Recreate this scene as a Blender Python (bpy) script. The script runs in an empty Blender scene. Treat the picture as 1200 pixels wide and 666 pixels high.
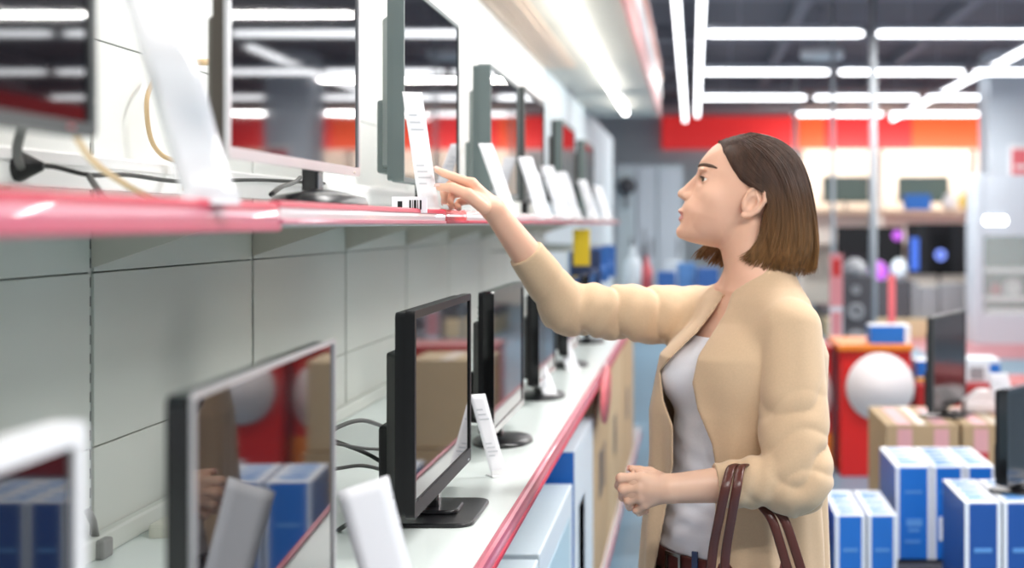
import bpy, bmesh, math, random
import numpy as np
from mathutils import Vector, Matrix, Quaternion
SC = bpy.context.scene
COL = SC.collection
random.seed(7)
PI = math.pi; R_ = math.radians
F, CX, CY, EYE = 1700.0, 812.0, 262.0, 1.45      # focal length in pixels (1200 px frame), vanishing point, lens height

# ------------------------------------------------------------------ camera
cam_d = bpy.data.cameras.new('camera'); cam = bpy.data.objects.new('camera', cam_d); COL.objects.link(cam)
cam.location = (0, 0, EYE); cam.rotation_euler = (PI/2, 0, 0)
cam_d.sensor_width = 36; cam_d.lens = 36*F/1200
cam_d.shift_x = (600-CX)/1200; cam_d.shift_y = -(333-CY)/1200
cam_d.clip_start = 0.05; cam_d.clip_end = 200
cam_d.dof.use_dof = True; cam_d.dof.focus_distance = 2.55; cam_d.dof.aperture_fstop = 2.6; cam_d.dof.aperture_blades = 0
SC.camera = cam

# ------------------------------------------------------------------ world, exposure, big lamps
SC.view_settings.view_transform = 'Standard'; SC.view_settings.look = 'None'
SC.view_settings.exposure = 0.0; SC.view_settings.gamma = 1.0; SC.view_settings.use_curve_mapping = False
wd = bpy.data.worlds.new('world'); SC.world = wd; wd.use_nodes = True
wd.node_tree.nodes['Background'].inputs[0].default_value = (0.92, 0.96, 1.0, 1)
wd.node_tree.nodes['Background'].inputs[1].default_value = 0.55

def area(name, loc, size, energy, rot=(0,0,0), col=(1,1,1)):
    d = bpy.data.lights.new(name, 'AREA'); d.shape = 'RECTANGLE'; d.size, d.size_y = size; d.energy = energy; d.color = col
    o = bpy.data.objects.new(name, d); o.location = loc; o.rotation_euler = rot; COL.objects.link(o); return o
for k, (x, y, e) in enumerate([(1.6, 0.6, 125), (1.6, 3.6, 125), (1.8, 7.5, 110), (3.2, 11.6, 170), (1.7, 16.9, 180), (4.5, 22.0, 170), (5.5, 4.0, 120), (6.0, 11.0, 150)]):
    for dx in (-0.8, 0.8): area('ceiling_lamp_light', (x+dx, y, 3.12), (1.5, 0.09), e*0.55, col=(1.0, 0.985, 0.96))

area('added_wall_fill', (4.2, 25.0, 2.6), (5.5, 0.3), 85, rot=(R_(72), 0, 0), col=(1.0, 0.93, 0.84))  # added lamp without a fixture, brightens the far wall

# ------------------------------------------------------------------ materials
MATS = {}
def mat(name, col, rough=0.5, metal=0.0, emit=0.0, ecol=None, spec=0.5, alpha=1.0, bump=0.0, bscale=60.0, coat=0.0, trans=0.0, ior=1.5, var=0.0, vscale=8.0, sheen=0.0, sss=0.0):
    m = bpy.data.materials.new(name); m.use_nodes = True; nt = m.node_tree; b = nt.nodes['Principled BSDF']
    c = (col[0], col[1], col[2], 1)
    b.inputs['Base Color'].default_value = c; b.inputs['Roughness'].default_value = rough; b.inputs['Metallic'].default_value = metal
    b.inputs['Specular IOR Level'].default_value = spec; b.inputs['IOR'].default_value = ior; b.inputs['Alpha'].default_value = alpha
    b.inputs['Coat Weight'].default_value = coat; b.inputs['Coat Roughness'].default_value = 0.05; b.inputs['Transmission Weight'].default_value = trans
    b.inputs['Sheen Weight'].default_value = sheen
    if sss: b.inputs['Subsurface Weight'].default_value = sss; b.inputs['Subsurface Radius'].default_value = (0.012, 0.005, 0.003); b.inputs['Subsurface Scale'].default_value = 1.0
    if emit: b.inputs['Emission Color'].default_value = (*(ecol or col), 1); b.inputs['Emission Strength'].default_value = emit
    if var or bump:
        tc = nt.nodes.new('ShaderNodeTexCoord')
    if var:
        n = nt.nodes.new('ShaderNodeTexNoise'); n.inputs['Scale'].default_value = vscale; n.inputs['Detail'].default_value = 3
        nt.links.new(tc.outputs['Object'], n.inputs['Vector'])
        mx = nt.nodes.new('ShaderNodeMix'); mx.data_type = 'RGBA'
        mx.inputs[6].default_value = tuple(max(0, v*(1-var)) for v in col)+(1,); mx.inputs[7].default_value = tuple(min(1, v*(1+var)) for v in col)+(1,)
        nt.links.new(n.outputs['Fac'], mx.inputs[0]); nt.links.new(mx.outputs[2], b.inputs['Base Color'])
    if bump:
        n2 = nt.nodes.new('ShaderNodeTexNoise'); n2.inputs['Scale'].default_value = bscale; n2.inputs['Detail'].default_value = 4
        nt.links.new(tc.outputs['Object'], n2.inputs['Vector'])
        bp = nt.nodes.new('ShaderNodeBump'); bp.inputs['Strength'].default_value = bump; bp.inputs['Distance'].default_value = 0.01
        nt.links.new(n2.outputs['Fac'], bp.inputs['Height']); nt.links.new(bp.outputs['Normal'], b.inputs['Normal'])
    MATS[name] = m; return m
M = MATS
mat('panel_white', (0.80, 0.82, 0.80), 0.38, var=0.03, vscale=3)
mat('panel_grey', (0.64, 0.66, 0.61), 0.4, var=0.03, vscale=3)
mat('shelf_white', (0.74, 0.80, 0.78), 0.28, var=0.03, vscale=5)
mat('seam_dark', (0.12, 0.12, 0.11), 0.7)
mat('upright_grey', (0.50, 0.52, 0.50), 0.4, metal=0.3)
mat('slot_black', (0.01, 0.01, 0.01), 0.8)
mat('rail_red', (0.50, 0.025, 0.06), 0.4, spec=0.3)
mat('rail_pink', (0.58, 0.17, 0.24), 0.28, coat=0.25)
mat('rail_rose', (0.48, 0.09, 0.14), 0.35, coat=0.1)
mat('rail_white', (0.80, 0.72, 0.73), 0.2, coat=0.6)
mat('rail_bright_red', (0.85, 0.03, 0.03), 0.25, coat=0.4)
mat('canopy_grey', (0.55, 0.53, 0.47), 0.45)
mat('canopy_beige', (0.62, 0.46, 0.34), 0.3, metal=0.3)
mat('canopy_pink', (0.75, 0.30, 0.28), 0.4)
mat('tube', (1, 1, 1), 0.4, emit=4.5, ecol=(0.97, 0.98, 1.0))
mat('tube_far', (1, 1, 1), 0.4, emit=6.0, ecol=(0.97, 0.98, 1.0))
mat('tube_canopy', (1, 1, 1), 0.4, emit=15.0, ecol=(1.0, 0.98, 0.94))
mat('fixture_grey', (0.42, 0.44, 0.47), 0.5)
mat('floor_blue', (0.16, 0.27, 0.36), 0.35, var=0.05, vscale=2)
mat('floor_rose', (0.42, 0.16, 0.18), 0.4)
mat('ceiling_dark', (0.11, 0.10, 0.12), 0.8)
mat('beam_grey', (0.20, 0.19, 0.22), 0.7)
mat('wall_warm', (0.93, 0.88, 0.80), 0.6)
mat('wall_bluegrey', (0.50, 0.58, 0.62), 0.6)
mat('wall_grey', (0.55, 0.60, 0.66), 0.6)
mat('band_red_glow', (0.75, 0.025, 0.03), 0.45, emit=0.4, ecol=(1, 0.04, 0.04))  # faint emission brightens the band, though it is no lamp
mat('band_orange_glow', (0.80, 0.08, 0.02), 0.45, emit=0.45, ecol=(1, 0.13, 0.03))  # same added glow on the orange stretches
mat('screen', (0.006, 0.006, 0.008), 0.035, spec=0.5, ior=1.6)
mat('screen_matt', (0.012, 0.012, 0.014), 0.10, spec=0.5, ior=1.5)
mat('gloss_black', (0.008, 0.008, 0.009), 0.10, coat=0.3)
mat('plastic_black', (0.007, 0.007, 0.008), 0.45, spec=0.3)
mat('plastic_dark', (0.035, 0.042, 0.042), 0.45)
mat('plastic_slate', (0.10, 0.13, 0.13), 0.45)
mat('bezel_bronze', (0.07, 0.06, 0.05), 0.35, metal=0.3)
mat('bezel_silver', (0.58, 0.58, 0.60), 0.28, metal=0.5)
mat('bezel_pale', (0.78, 0.78, 0.80), 0.35)
mat('chrome', (0.75, 0.76, 0.78), 0.12, metal=1.0)
mat('white_gloss', (0.85, 0.85, 0.86), 0.3)
mat('paper', (0.88, 0.88, 0.92), 0.5)
mat('paper_grey', (0.62, 0.64, 0.68), 0.5)
mat('print_grey', (0.35, 0.36, 0.40), 0.6)
mat('foil', (0.88, 0.89, 0.92), 0.22, metal=0.3, coat=0.5)
mat('foot_black', (0.01, 0.01, 0.012), 0.3)
mat('pole_grey', (0.42, 0.45, 0.48), 0.5)
mat('cable_black', (0.015, 0.015, 0.015), 0.5)
mat('cable_tan', (0.62, 0.45, 0.26), 0.5)
mat('cable_grey', (0.28, 0.28, 0.27), 0.5)
mat('cable_white', (0.8, 0.8, 0.8), 0.4)
mat('socket_cream', (0.62, 0.62, 0.54), 0.4)
mat('cardboard', (0.46, 0.33, 0.19), 0.75, var=0.06, vscale=12)
mat('cardboard_light', (0.55, 0.42, 0.26), 0.75, var=0.05, vscale=9)
mat('tape', (0.60, 0.52, 0.40), 0.3)
mat('label_red', (0.52, 0.03, 0.05), 0.5)
mat('label_pink', (0.72, 0.38, 0.40), 0.5)
mat('box_blue', (0.012, 0.14, 0.52), 0.35)
mat('box_deep', (0.010, 0.07, 0.30), 0.35)
mat('box_white', (0.74, 0.78, 0.84), 0.4)
mat('box_skyprint', (0.10, 0.28, 0.62), 0.4)
mat('box_paleblue', (0.42, 0.58, 0.66), 0.4)
mat('box_ice', (0.66, 0.74, 0.80), 0.35)
mat('red_panel', (0.60, 0.012, 0.012), 0.35)
mat('red_dark', (0.35, 0.01, 0.012), 0.4)
mat('orange', (0.80, 0.22, 0.02), 0.4)
mat('yellow', (0.90, 0.62, 0.02), 0.45)
mat('disc_white', (0.80, 0.74, 0.75), 0.5)
mat('metal_white', (0.75, 0.77, 0.79), 0.35)
mat('glass_green', (0.13, 0.19, 0.17), 0.15)
mat('grey_mid', (0.25, 0.26, 0.28), 0.5)
mat('grey_dark', (0.06, 0.06, 0.07), 0.5)
mat('screen_blue', (0.02, 0.05, 0.25), 0.3, emit=0.8, ecol=(0.08, 0.22, 0.9))
mat('screen_violet', (0.02, 0.02, 0.02), 0.3, emit=1.5, ecol=(0.55, 0.12, 0.75))
mat('screen_ring', (0.02, 0.05, 0.25), 0.3, emit=1.6, ecol=(0.25, 0.35, 1.0))
mat('spot_lamp', (1, 1, 1), 0.4, emit=14.0)
mat('blue_item', (0.03, 0.13, 0.42), 0.4)
mat('navy_item', (0.03, 0.05, 0.13), 0.4)
mat('pink_item', (0.75, 0.30, 0.33), 0.45)
mat('poster_pink', (0.65, 0.13, 0.15), 0.5)

# ------------------------------------------------------------------ mesh helpers
def P(px, py, Y):
    """the place at depth Y metres that sits behind a measured point of the photograph"""
    return Vector(((px-CX)*Y/F, Y, EYE-(py-CY)*Y/F))

class MB:
    """collects shapes and links them as one mesh object"""
    def __init__(s): s.v = []; s.f = []; s.m = []; s.sm = []
    def add(s, vs, fs, m=0, smooth=False):
        n = len(s.v); s.v += [tuple(v) for v in vs]; s.f += [tuple(i+n for i in f) for f in fs]
        s.m += [m]*len(fs); s.sm += [smooth]*len(fs); return s
    def bm(s, bm, m=0, smooth=False, mx=None):
        bm.verts.ensure_lookup_table(); bm.verts.index_update()
        vs = [(mx @ v.co) if mx else v.co.copy() for v in bm.verts]
        s.add(vs, [[v.index for v in f.verts] for f in bm.faces], m, smooth); bm.free(); return s
    def box(s, x0, x1, y0, y1, z0, z1, m=0, bev=0.0, seg=2, mx=None):
        bm = bmesh.new(); bmesh.ops.create_cube(bm, size=1)
        for v in bm.verts: v.co = Vector(((x0+x1)/2+v.co.x*(x1-x0), (y0+y1)/2+v.co.y*(y1-y0), (z0+z1)/2+v.co.z*(z1-z0)))
        if bev: bmesh.ops.bevel(bm, geom=bm.edges[:], offset=bev, segments=seg, affect='EDGES', profile=0.5)
        return s.bm(bm, m, False, mx)
    def prism(s, poly, axis, a, b, m=0, mx=None, bev=0.0):
        """polygon in the two other axes, extruded along axis from a to b"""
        def pt(p, t): return {'x': (t, p[0], p[1]), 'y': (p[0], t, p[1]), 'z': (p[0], p[1], t)}[axis]
        n = len(poly); bm = bmesh.new()
        va = [bm.verts.new(pt(p, a)) for p in poly]; vb = [bm.verts.new(pt(p, b)) for p in poly]
        bm.faces.new(va[::-1]); bm.faces.new(vb)
        for i in range(n): bm.faces.new((va[i], va[(i+1) % n], vb[(i+1) % n], vb[i]))
        bmesh.ops.recalc_face_normals(bm, faces=bm.faces[:])
        if bev: bmesh.ops.bevel(bm, geom=bm.edges[:], offset=bev, segments=2, affect='EDGES', profile=0.5)
        return s.bm(bm, m, False, mx)
    def tube(s, pts, r, m=0, seg=8, flat=1.0, up=None):
        pts = [Vector(p) for p in pts]; n = len(pts); rs = r if hasattr(r, '__len__') else [r]*n
        vs = []; fs = []; u = Vector(up) if up else None
        for i, p in enumerate(pts):
            t = (pts[min(i+1, n-1)]-pts[max(i-1, 0)]).normalized()
            if u is None: u = t.orthogonal()
            w = (u - t*u.dot(t)); 
            if w.length < 1e-6: w = t.orthogonal()
            w.normalize(); b = t.cross(w); u = w if up is None else Vector(up)
            for k in range(seg):
                a = 2*PI*k/seg; vs.append(p + w*math.cos(a)*rs[i] + b*math.sin(a)*rs[i]*flat)
        for i in range(n-1):
            for k in range(seg):
                k2 = (k+1) % seg; fs.append((i*seg+k, i*seg+k2, (i+1)*seg+k2, (i+1)*seg+k))
        fs.append(tuple(range(seg))[::-1]); fs.append(tuple((n-1)*seg+k for k in range(seg)))
        return s.add(vs, fs, m, True)
    def lathe(s, prof, c=(0,0,0), seg=20, m=0, mx=None, sx=1.0, sy=1.0):
        vs = []; fs = []; n = len(prof)
        for (r, z) in prof:
            for k in range(seg):
                a = 2*PI*k/seg; v = Vector((r*sx*math.cos(a), r*sy*math.sin(a), z))
                if mx: v = mx @ v
                vs.append(v+Vector(c))
        for i in range(n-1):
            for k in range(seg):
                k2 = (k+1) % seg; fs.append((i*seg+k, i*seg+k2, (i+1)*seg+k2, (i+1)*seg+k))
        fs.append(tuple(range(seg))[::-1]); fs.append(tuple((n-1)*seg+k for k in range(seg)))
        return s.add(vs, fs, m, True)
    def sheet(s, grid, m=0, thick=0.0006):
        """grid[i][j] of points -> thin solid sheet"""
        R, C_ = len(grid), len(grid[0]); top = [Vector(p) for row in grid for p in row]
        nrm = []
        for i in range(R):
            for j in range(C_):
                a = Vector(grid[min(i+1, R-1)][j])-Vector(grid[max(i-1, 0)][j]); b = Vector(grid[i][min(j+1, C_-1)])-Vector(grid[i][max(j-1, 0)])
                nrm.append(a.cross(b).normalized())
        N = R*C_; vs = [p+n*thick/2 for p, n in zip(top, nrm)]+[p-n*thick/2 for p, n in zip(top, nrm)]; fs = []
        for i in range(R-1):
            for j in range(C_-1):
                a, b, c, d = i*C_+j, i*C_+j+1, (i+1)*C_+j+1, (i+1)*C_+j
                fs += [(a, d, c, b), (a+N, b+N, c+N, d+N)]
        loop = [j for j in range(C_)]+[i*C_+C_-1 for i in range(1, R)]+[(R-1)*C_+j for j in range(C_-2, -1, -1)]+[i*C_ for i in range(R-2, 0, -1)]
        for i in range(len(loop)): a, b = loop[i], loop[(i+1) % len(loop)]; fs.append((a, b, b+N, a+N))
        return s.add(vs, fs, m, True)
    def build(s, name, mats, parent=None, loc=None):
        me = bpy.data.meshes.new(name); me.from_pydata(s.v, [], s.f)
        for m in (mats if isinstance(mats, (list, tuple)) else [mats]): me.materials.append(M[m] if isinstance(m, str) else m)
        me.polygons.foreach_set('material_index', s.m); me.polygons.foreach_set('use_smooth', s.sm); me.update()
        o = bpy.data.objects.new(name, me); COL.objects.link(o)
        if parent: o.parent = parent
        if loc: o.location = loc
        return o
def tag(o, label=None, cat=None, group=None, kind=None):
    if label: o['label'] = label
    if cat: o['category'] = cat
    if group: o['group'] = group
    if kind: o['kind'] = kind
    return o
def thing(name, label, cat, loc=(0,0,0), rotz=0.0, group=None):
    o = bpy.data.objects.new(name, None); COL.objects.link(o); o.empty_display_size = 0.05
    o.location = loc; o.rotation_euler = (0, 0, rotz); return tag(o, label, cat, group)
def kids(o): return [c for c in bpy.data.objects if c.parent is o]
def dup(root, loc, rotz=0.0, label=None, group=None, scale=None):
    r = root.copy(); COL.objects.link(r); r.location = loc; r.rotation_euler = (0, 0, rotz)
    if scale: r.scale = scale
    if label: r['label'] = label
    if group: r['group'] = group
    for ch in kids(root):
        c = ch.copy(); COL.objects.link(c); c.parent = r
        for g in kids(ch):
            d = g.copy(); COL.objects.link(d); d.parent = c
    return r
# ================================================================== the hall
def struct(name, mb, mats): return tag(mb.build(name, mats), kind='structure')
XL, XR, YF, ZC = -3.2, 9.0, 26.0, 3.62
m = MB(); m.box(XL, XR, -3, YF, -0.1, 0.0, 0)
m.box(2.6, XR, 15.5, 24.5, 0.0, 0.004, 1); struct('floor', m, ['floor_blue', 'floor_rose'])
m = MB(); m.box(XL, XR, -3, YF, ZC, ZC+0.1, 0)
for k in range(9): m.box(XL, XR, 1.0+3.0*k, 1.25+3.0*k, ZC-0.14, ZC, 1)
for x in (-2.0, 1.0, 2.6, 5.4, 7.4): m.box(x, x+0.12, -3, YF, ZC-0.10, ZC, 1)
struct('ceiling', m, ['ceiling_dark', 'beam_grey'])
m = MB(); m.box(1.96, XR, YF, YF+0.1, 0, ZC, 0); m.box(XL, 1.96, YF, YF+0.1, 0, ZC, 1); struct('wall_back', m, ['wall_warm', 'wall_bluegrey'])
m = MB(); m.box(XL-0.1, XL, -3, YF, 0, ZC, 0); struct('wall_left', m, ['wall_bluegrey'])
m = MB(); m.box(XR, XR+0.1, -3, YF, 0, ZC, 0); struct('wall_right', m, ['wall_grey'])
# the red band running round the hall above the displays
m = MB()
m.box(-0.55, 0.12+1.75, YF-0.14, YF-0.002, 2.78, 3.36, 0); m.box(1.87, 2.35, YF-0.15, YF-0.002, 2.78, 3.36, 1)
m.box(2.35, 3.9, YF-0.14, YF-0.002, 2.78, 3.36, 0); m.box(3.9, 5.35, YF-0.15, YF-0.002, 2.78, 3.36, 1); m.box(5.35, XR-0.1, YF-0.14, YF-0.002, 2.78, 3.36, 0)
m.box(XR-0.14, XR-0.002, 2, YF-0.2, 2.78, 3.36, 0)
struct('trim_1', m, ['band_red_glow', 'band_orange_glow'])
# grey column block at the right edge, with a poster
m = MB(); m.box(3.72, 4.3, 18.2, 18.9, 0, ZC, 0, bev=0.01); struct('wall_pillar', m, ['wall_grey'])
m = MB(); m.box(3.96, 4.27, 18.15, 18.195, 1.80, 2.44, 0, bev=0.004); m.box(3.99, 4.24, 18.13, 18.151, 1.86, 2.38, 1); m.box(4.03, 4.18, 18.126, 18.131, 2.14, 2.18, 0); m.box(4.03, 4.2, 18.126, 18.131, 2.02, 2.06, 0)
tag(m.build('poster', ['metal_white', 'poster_pink']), 'pink-red framed poster on the grey pillar at the far right', 'poster')

ORD = ['first', 'second', 'third', 'fourth', 'fifth', 'sixth', 'seventh', 'eighth', 'ninth', 'tenth']
# ------------------------------------------------------------------ ceiling lamps (fluorescent tubes in grey battens)
def make_tube_lamp(L, mt, label):
    t = thing('fluorescent_lamp', label, 'ceiling lamp', (0, 0, 0))
    b = MB(); b.box(0, L, -0.035, 0.035, 0.03, 0.075, 0, bev=0.006)
    for x in (0.02, L-0.05): b.box(x, x+0.03, -0.012, 0.012, 0.0, 0.035, 0)
    for x in (0.3, L-0.3): b.tube([(x, 0, 0.07), (x, 0, ZC-3.12)], 0.004, 0, 6)
    b.build('batten', 'fixture_grey', t)
    g = MB(); g.tube([(0.0, 0, 0), (0.04, 0, 0), (L/2, 0, 0), (L-0.04, 0, 0), (L, 0, 0)], [0.016, 0.030, 0.030, 0.030, 0.016], 0, 12); g.build('tube', mt, t)
    return t
lampA = make_tube_lamp(1.41, 'tube', 'x')
rows = [(13.0, 0.12, 5, 'first'), (16.3, 0.12, 5, 'second'), (19.6, 0.12, 5, 'third'), (22.6, 1.55, 4, 'farthest')]
placed = 0
ordn = ['leftmost', 'second', 'third', 'fourth', 'fifth']
for y, x0, n, nm in rows:
    for k in range(n):
        lb = f'{ordn[k]} white tube lamp of the {nm} crosswise ceiling row'
        gp = 'crosswise ceiling tube lamps'
        if not placed: lampA.location = (x0, y, 3.15); lampA['label'] = lb; lampA['group'] = gp
        else: dup(lampA, (x0+1.52*k, y, 3.15), 0, lb, gp)
        placed += 1
for x, ys, nm in [(-0.13, [9.2+1.52*k for k in range(10)], 'run nearest the shelving canopy'), (0.07, [9.6+1.52*k for k in range(9)], 'second run from the canopy'),
              (3.49, [14.9+1.52*k for k in range(7)], 'right-hand lengthwise run')]:
    for k, y in enumerate(ys): dup(lampA, (x, y, 3.17 if x < 1 else 3.27), PI/2, f'{ORD[k]} tube lamp from the near end of the {nm}' , 'lengthwise ceiling tube lamps')
# dark ceiling projector-like unit between the first rows
t = thing('ceiling_speaker', 'small pale cylinder unit hanging between the first two ceiling lamp rows', 'ceiling speaker', (1.30, 14.6, 3.16))
m = MB(); m.lathe([(0.02, -0.22), (0.06, -0.2), (0.075, 0.0), (0.06, 0.2), (0.02, 0.22)], mx=Matrix.Rotation(PI/2, 4, 'Y')); m.build('housing', 'metal_white', t)
m = MB(); m.tube([(0, 0, 0.05), (0, 0, ZC-3.16)], 0.01, 0, 8); m.build('hanger', 'fixture_grey', t)
# white service poles standing from floor to ceiling
for px, y, r, lb in [(1023, 12.5, 0.033, 'thickest white pole, floor to ceiling, right of the head'), (976, 14.3, 0.022, 'thin far white pole just right of the hair'), (932, 20.5, 0.035, 'farthest pale pole rising behind the head')]:
    t = thing('service_pole', lb, 'pole', ((px-CX)*y/F, y, 0), group='white service poles')
    m = MB(); m.tube([(0, 0, 0.01), (0, 0, ZC)], r, 0, 16); m.build('shaft', 'pole_grey', t)
    m = MB(); m.lathe([(r*2.2, 0.0), (r*2.2, 0.02), (r*1.2, 0.035)]); m.build('base_plate', 'fixture_grey', t)
# ================================================================== shelving run on the left
XW = -0.94                     # face of the back panels
UX, LX, BX = -0.47, -0.32, -0.335   # front edges: upper shelf, lower shelf, base deck
G0, G1 = -0.6, 9.2             # run of the shelving
ZU, ZL, ZB = EYE+0.018, EYE-0.52, 0.16
gon = thing('display_shelving', 'long white retail shelving run with red-edged shelves along the left side', 'shelving', (XW, G0, 0))
def gb(m, name, mats, parent=gon):
    o = m.build(name, mats, parent)
    if parent is gon: o.location = (-XW, -G0, 0)
    return o
ups = [2.27+0.83*k for k in range(-3, 9)]
edges = [G0]+[u for u in ups if u > G0+0.1]+[G1]
for i in range(len(edges)-1):
    m = MB(); a, b = edges[i]+0.008, edges[i+1]-0.008
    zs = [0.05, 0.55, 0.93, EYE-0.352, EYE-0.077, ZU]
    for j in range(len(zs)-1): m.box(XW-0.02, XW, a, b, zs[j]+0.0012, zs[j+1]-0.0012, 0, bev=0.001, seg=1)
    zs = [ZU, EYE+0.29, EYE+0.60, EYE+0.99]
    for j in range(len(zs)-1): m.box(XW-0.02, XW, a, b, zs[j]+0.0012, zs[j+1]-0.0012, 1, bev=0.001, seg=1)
    m.box(XW-0.03, XW-0.021, a-0.01, b+0.01, 0.02, EYE+1.0, 2)
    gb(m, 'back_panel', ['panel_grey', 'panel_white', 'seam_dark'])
for u in ups:
    if u < G0: continue
    m = MB(); m.box(XW-0.03, XW-0.004, u-0.007, u+0.007, 0.0, EYE+1.0, 0)
    z = 0.6
    while z < EYE+0.95: m.box(XW-0.006, XW-0.003, u-0.002, u+0.002, z, z+0.016, 1); z += 0.03
    gb(m, 'upright', ['upright_grey', 'slot_black'])
# upper shelf
m = MB(); m.box(XW, UX-0.004, G0, G1, ZU-0.022, ZU, 0, bev=0.002)
us = m.build('upper_shelf', ['shelf_white']); tag(us, 'long upper shelf with red and white price rail at eye height', 'shelf')
def rail(x, z0, z1, y0, y1, mats, nm, parent):
    """a price rail: rounded front with an insert strip between two lips"""
    h = z1-z0; m = MB()
    sec = [(x-0.006, z0), (x+0.004, z0), (x+0.008, z0+0.12*h), (x+0.008, z0+0.22*h)]
    m.prism([(x-0.006, z0), (x+0.004, z0), (x+0.009, z0+0.06*h), (x+0.009, z0+0.24*h), (x-0.006, z0+0.24*h)], 'y', y0, y1, 2)
    m.prism([(x-0.006, z0+0.24*h), (x+0.006, z0+0.24*h), (x+0.0072, z0+0.5*h), (x+0.005, z0+0.72*h), (x-0.006, z0+0.72*h)], 'y', y0, y1, 1)
    m.prism([(x-0.006, z0+0.72*h), (x+0.007, z0+0.72*h), (x+0.006, z0+0.92*h), (x+0.001, z1), (x-0.006, z1)], 'y', y0, y1, 0)
    o = m.build(nm, mats, parent); return o
rail(UX-0.003, EYE-0.0095, EYE+0.024, G0, 1.635, ['rail_red', 'rail_pink', 'rail_rose'], 'price_rail', us)
rail(UX-0.003, EYE-0.0015, EYE+0.026, 1.64, 2.735, ['rail_red', 'rail_white', 'rail_pink'], 'price_rail', us)
rail(UX-0.003, EYE-0.0005, EYE+0.027, 2.74, 2.99, ['rail_bright_red', 'rail_bright_red', 'rail_red'], 'price_rail', us)
rail(UX-0.003, EYE-0.0005, EYE+0.027, 2.995, G1, ['rail_white', 'rail_white', 'rail_red'], 'price_rail', us)
for u in ups:
    if G0 < u < G1: m = MB(); m.prism([(XW, ZU-0.022), (XW+0.20, ZU-0.022), (XW+0.16, ZU-0.034), (XW, ZU-0.088)], 'y', u-0.003, u+0.001, 0); m.build('bracket_or_shade_wedge', 'canopy_grey', us)  # wedges added to shape the triangular shade below the upper shelf
# lower shelf
m = MB(); m.box(XW, LX-0.004, G0, G1, ZL-0.03, ZL, 0, bev=0.002)
m.box(XW, XW+0.02, G0, G1, ZL, ZL+0.035, 1, bev=0.004)
ls = m.build('lower_shelf', ['shelf_white', 'panel_grey']); tag(ls, 'long pale lower shelf with pink-red price rail carrying the lower televisions', 'shelf')
rail(LX-0.003, ZL-0.034, ZL+0.004, G0, G1, ['rail_rose', 'rail_pink', 'rail_red'], 'price_rail', ls)
m = MB()
for y in edges[1:-1]: m.prism([(XW, ZL-0.03), (LX-0.05, ZL-0.03), (XW, ZL-0.055)], 'y', y-0.012, y-0.009, 0)
m.build('bracket_or_shade_wedge', 'upright_grey', ls)
# base deck
m = MB(); m.box(XW, BX-0.004, G0, G1, ZB-0.03, ZB, 0, bev=0.002); m.box(XW, BX-0.05, G0, G1, 0.0, ZB-0.03, 1)
bd = m.build('base_deck', ['rail_white', 'panel_grey']); tag(bd, 'bottom deck of the shelving with white and red edge, carrying boxes', 'shelf')
rail(BX-0.003, ZB-0.05, ZB+0.004, G0, G1, ['rail_white', 'rail_white', 'rail_red'], 'price_rail', bd)
# canopy
ZCAN = EYE+1.0
m = MB(); m.box(XW, -0.32, G0, 13.6, ZCAN, ZCAN+0.04, 0)
m.box(XW, XW+0.20, G0, 9.2, ZCAN-0.012, ZCAN, 1)
for x in (XW+0.05, XW+0.10, XW+0.15): m.box(x, x+0.012, G0, 9.2, ZCAN-0.02, ZCAN-0.012, 1)
cn = m.build('canopy', ['canopy_grey', 'canopy_beige']); tag(cn, 'overhanging canopy with light tubes and pink fascia above the shelving', 'canopy')
m = MB(); m.box(-0.32, -0.30, G0, 13.6, ZCAN-0.02, ZCAN+0.50, 0, bev=0.004); m.box(-0.302, -0.296, G0, 13.6, ZCAN+0.16, ZCAN+0.30, 1)
m.box(-0.302, -0.294, G0, 13.6, ZCAN+0.34, ZCAN+0.40, 2); m.build('fascia', ['canopy_pink', 'white_gloss', 'orange'], cn)
for k, (a, b) in enumerate([(0.4+1.75*i, 2.05+1.75*i) for i in range(6)]+[(11.3, 12.6)]):
    m = MB(); m.tube([(-0.585, a, ZCAN-0.035), (-0.585, b, ZCAN-0.035)], 0.024, 0, 12); m.build('light_tube', 'tube_canopy', cn)
    m = MB(); m.box(-0.62, -0.55, a, b, ZCAN-0.012, ZCAN, 0); m.build('light_batten', 'white_gloss', cn)
# blue-grey partition continuing past the shelving
m = MB(); m.box(XW-0.06, XW, 9.25, 17.0, 0, EYE+1.0, 0, bev=0.01); struct('wall_partition', m, ['wall_bluegrey'])
# long white trunking on the panel above the upper shelf
t = MB(); t.prism([(XW, EYE+0.052), (XW+0.035, EYE+0.052), (XW+0.035, EYE+0.10), (XW+0.028, EYE+0.104), (XW, EYE+0.104)], 'y', G0, 6.0, 0); t.box(XW+0.0352, XW+0.037, G0, 6.0, EYE+0.085, EYE+0.090, 0)
tag(t.build('cable_trunking', 'white_gloss'), 'white cable trunking along the panel behind the upper televisions', 'trunking')

# ------------------------------------------------------------------ televisions
def rounded(x0, x1, z0, z1, r, n=4):
    p = []
    for cx, cz, a0 in ((x1-r, z0+r, -PI/2), (x1-r, z1-r, 0), (x0+r, z1-r, PI/2), (x0+r, z0+r, PI)):
        for k in range(n+1): a = a0+PI/2*k/n; p.append((cx+r*math.cos(a), cz+r*math.sin(a)))
    return p
def ringframe(m, outer, inner, y0, y1, mi=0):
    """solid frame between two same-length loops (x,z), front y0 and back y1"""
    n = len(outer); vs = [(x, y0, z) for x, z in outer]+[(x, y0, z) for x, z in inner]+[(x, y1, z) for x, z in outer]+[(x, y1, z) for x, z in inner]; fs = []
    for i in range(n):
        j = (i+1) % n
        fs += [(i, j, n+j, n+i), (2*n+i, 3*n+i, 3*n+j, 2*n+j), (i, 2*n+i, 2*n+j, j), (n+i, n+j, 3*n+j, 3*n+i)]
    m.add(vs, fs, mi)
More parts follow.
